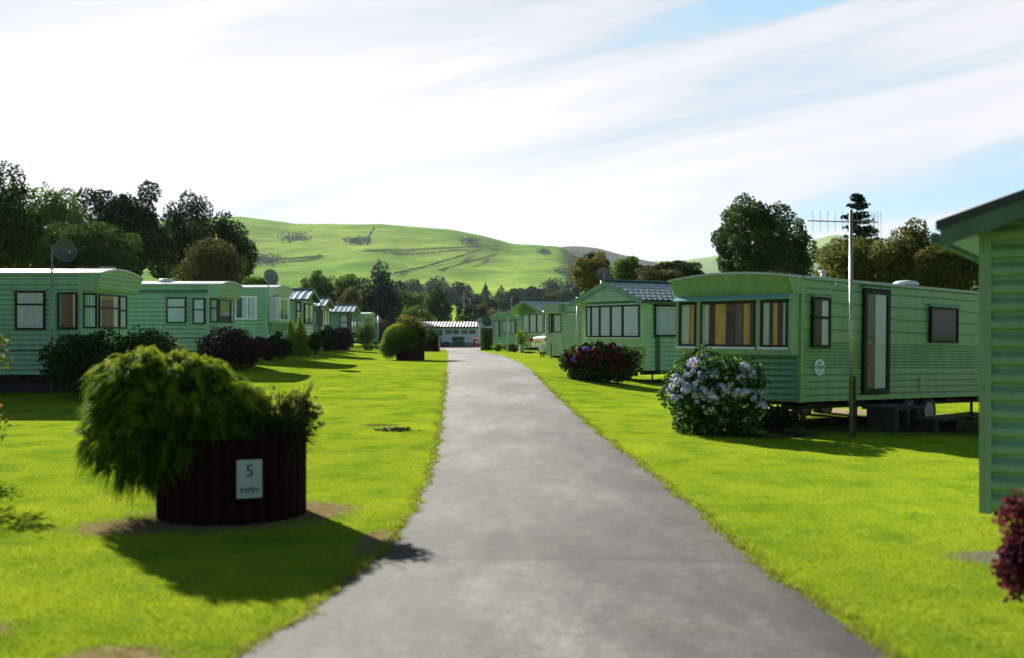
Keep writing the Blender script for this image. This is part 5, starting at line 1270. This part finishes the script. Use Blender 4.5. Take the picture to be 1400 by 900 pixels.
# ------------------------------------------------------------------ air
HAZE = 0.00004
if HAZE:
    m = bpy.data.materials.new('haze'); m.use_nodes = True; N, L = nodes(m); N.remove(N['Principled BSDF'])
    pv = N.new('ShaderNodeVolumePrincipled'); pv.inputs['Color'].default_value = (.80,.88,1,1); pv.inputs['Density'].default_value = HAZE; pv.inputs['Anisotropy'].default_value = .3
    L.new(pv.outputs[0], N['Material Output'].inputs['Volume'])
    hz = MB().box(-12500,12500,-500,4700,-4,float(ZZ.max())+12).build('haze', m); tag(hz, 'thin pale air over the valley', 'haze', kind='stuff')

# ------------------------------------------------------------------ light and sky
SKYZ = 2.9
SUNAZ = Vector((-.50,.866)); EL_ = math.radians(22.5)
sd = bpy.data.lights.new('sun','SUN'); sd.energy = 5.0; sd.angle = math.radians(.5); sd.color = (1,.94,.84); so = bpy.data.objects.new('sun', sd); COL.objects.link(so)
dvec = Vector((SUNAZ.x*math.cos(EL_), SUNAZ.y*math.cos(EL_), math.sin(EL_))); so.rotation_euler = dvec.to_track_quat('Z','Y').to_euler(); so.location = (-20,20,30)
w = bpy.data.worlds.new('World'); SC.world = w; w.use_nodes = True; N = w.node_tree.nodes; L = w.node_tree.links
bg = N['Background']; sky = N.new('ShaderNodeTexSky'); sky.sky_type = 'NISHITA'; sky.sun_disc = False; sky.sun_elevation = EL_
sky.sun_rotation = math.atan2(SUNAZ.x, SUNAZ.y); sky.air_density = 1.0; sky.dust_density = .6; sky.ozone_density = 1.2
bg.inputs['Strength'].default_value = .05
tc = N.new('ShaderNodeTexCoord'); sp = N.new('ShaderNodeSeparateXYZ'); L.new(tc.outputs['Generated'], sp.inputs[0])
def M(op, a, b=None, c=None):
    n = N.new('ShaderNodeMath'); n.operation = op
    for i, q in enumerate((a,b,c)):
        if q is None: continue
        if isinstance(q, (int,float)): n.inputs[i].default_value = q
        else: L.new(q, n.inputs[i])
    return n.outputs[0]
den = M('MAXIMUM', M('ADD', sp.outputs[2], .10), .03)
cb = N.new('ShaderNodeCombineXYZ'); L.new(M('DIVIDE', sp.outputs[0], den), cb.inputs[0]); L.new(M('DIVIDE', sp.outputs[1], den), cb.inputs[1])
mp = N.new('ShaderNodeMapping'); mp.inputs['Rotation'].default_value = (0,0,math.radians(-24)); mp.inputs['Scale'].default_value = (.26,1.5,1); mp.inputs['Location'].default_value = (1.3,.6,0); L.new(cb.outputs[0], mp.inputs[0])
n1 = N.new('ShaderNodeTexNoise'); n1.inputs['Scale'].default_value = 1.0; n1.inputs['Detail'].default_value = 7; n1.inputs['Roughness'].default_value = .52; n1.inputs['Distortion'].default_value = .5; mp2 = N.new('ShaderNodeMapping'); mp2.inputs['Rotation'].default_value = (0,math.radians(11),0); mp3 = N.new('ShaderNodeMapping'); mp3.inputs['Scale'].default_value = (1.1,1.1,13); mp3.inputs['Location'].default_value = (.3,2.2,SKYZ)
L.new(tc.outputs['Generated'], mp2.inputs[0]); L.new(mp2.outputs[0], mp3.inputs[0]); L.new(mp3.outputs[0], n1.inputs[0])
# more cloud towards the sun side (left)
lr = M('MULTIPLY_ADD', sp.outputs[0], -.22, .082)
fr = M('MULTIPLY', M('SUBTRACT', M('MINIMUM', sp.outputs[1], .80), .80), .9)       # unseen cloud thinned behind the camera to deepen the shade
hi = M('MULTIPLY', M('MAXIMUM', M('SUBTRACT', sp.outputs[2], .31), 0), -2.2)  # unseen cloud overhead thinned too, for less fill light
cov = M('ADD', M('ADD', M('ADD', n1.outputs['Fac'], lr), fr), hi)
cr = N.new('ShaderNodeValToRGB'); cr.color_ramp.elements[0].position = .41; cr.color_ramp.elements[1].position = .53; L.new(cov, cr.inputs[0])
mx = N.new('ShaderNodeMix'); mx.data_type = 'RGBA'; L.new(M('MULTIPLY', cr.outputs[0], .95), mx.inputs[0]); tn = N.new('ShaderNodeMix'); tn.data_type = 'RGBA'; tn.blend_type = 'MULTIPLY'; tn.inputs[0].default_value = 1; L.new(sky.outputs[0], tn.inputs[6]); tn.inputs[7].default_value = (.46,.54,.57,1)
hb = N.new('ShaderNodeMix'); hb.data_type = 'RGBA'; 
mr1 = N.new('ShaderNodeMapRange'); mr1.interpolation_type = 'SMOOTHSTEP'; mr1.inputs[1].default_value = .0; mr1.inputs[2].default_value = .8; mr1.inputs[3].default_value = 0; mr1.inputs[4].default_value = .72; L.new(sp.outputs[1], mr1.inputs[0])
mr2 = N.new('ShaderNodeMapRange'); mr2.interpolation_type = 'SMOOTHSTEP'; mr2.inputs[1].default_value = .32; mr2.inputs[2].default_value = .65; mr2.inputs[3].default_value = 1; mr2.inputs[4].default_value = 0; L.new(sp.outputs[2], mr2.inputs[0])
L.new(M('MULTIPLY', mr1.outputs[0], mr2.outputs[0]), hb.inputs[0]); L.new(tn.outputs[2], hb.inputs[6]); hb.inputs[7].default_value = (2.7,4.6,5.9,1); L.new(hb.outputs[2], mx.inputs[6]); cc = N.new('ShaderNodeValToRGB'); cc.color_ramp.elements[0].position = .40; cc.color_ramp.elements[1].position = .62; cc.color_ramp.elements[0].color = (.355,.38,.435,1); cc.color_ramp.elements[1].color = (.53,.53,.545,1); L.new(n1.outputs['Fac'], cc.inputs[0])
vm = N.new('ShaderNodeVectorMath'); vm.operation = 'SCALE'; vm.inputs['Scale'].default_value = 10; L.new(cc.outputs[0], vm.inputs[0]); L.new(vm.outputs[0], mx.inputs[7])
L.new(mx.outputs[2], bg.inputs['Color'])

cam = bpy.data.cameras.new('camera'); co = bpy.data.objects.new('camera', cam); COL.objects.link(co); SC.camera = co
co.location = (0,0,EYE); co.rotation_euler = (PI/2,0,0); cam.sensor_width = 36; cam.lens = 36*F/1400; cam.shift_y = 7/1400; cam.clip_end = 20000; cam.clip_start = .1
cam.dof.use_dof = True; cam.dof.focus_distance = 34; cam.dof.aperture_fstop = 1.25
vs_ = SC.view_settings; vs_.view_transform = 'Standard'; vs_.look = 'None'; vs_.exposure = 1.80; vs_.gamma = 1
SC.render.engine = 'CYCLES'; SC.cycles.use_denoising = True; SC.cycles.max_bounces = 8; SC.cycles.transparent_max_bounces = 12; SC.cycles.volume_bounces = 0
SC.cycles.caustics_reflective = False; SC.cycles.caustics_refractive = False; SC.cycles.sample_clamp_indirect = 6
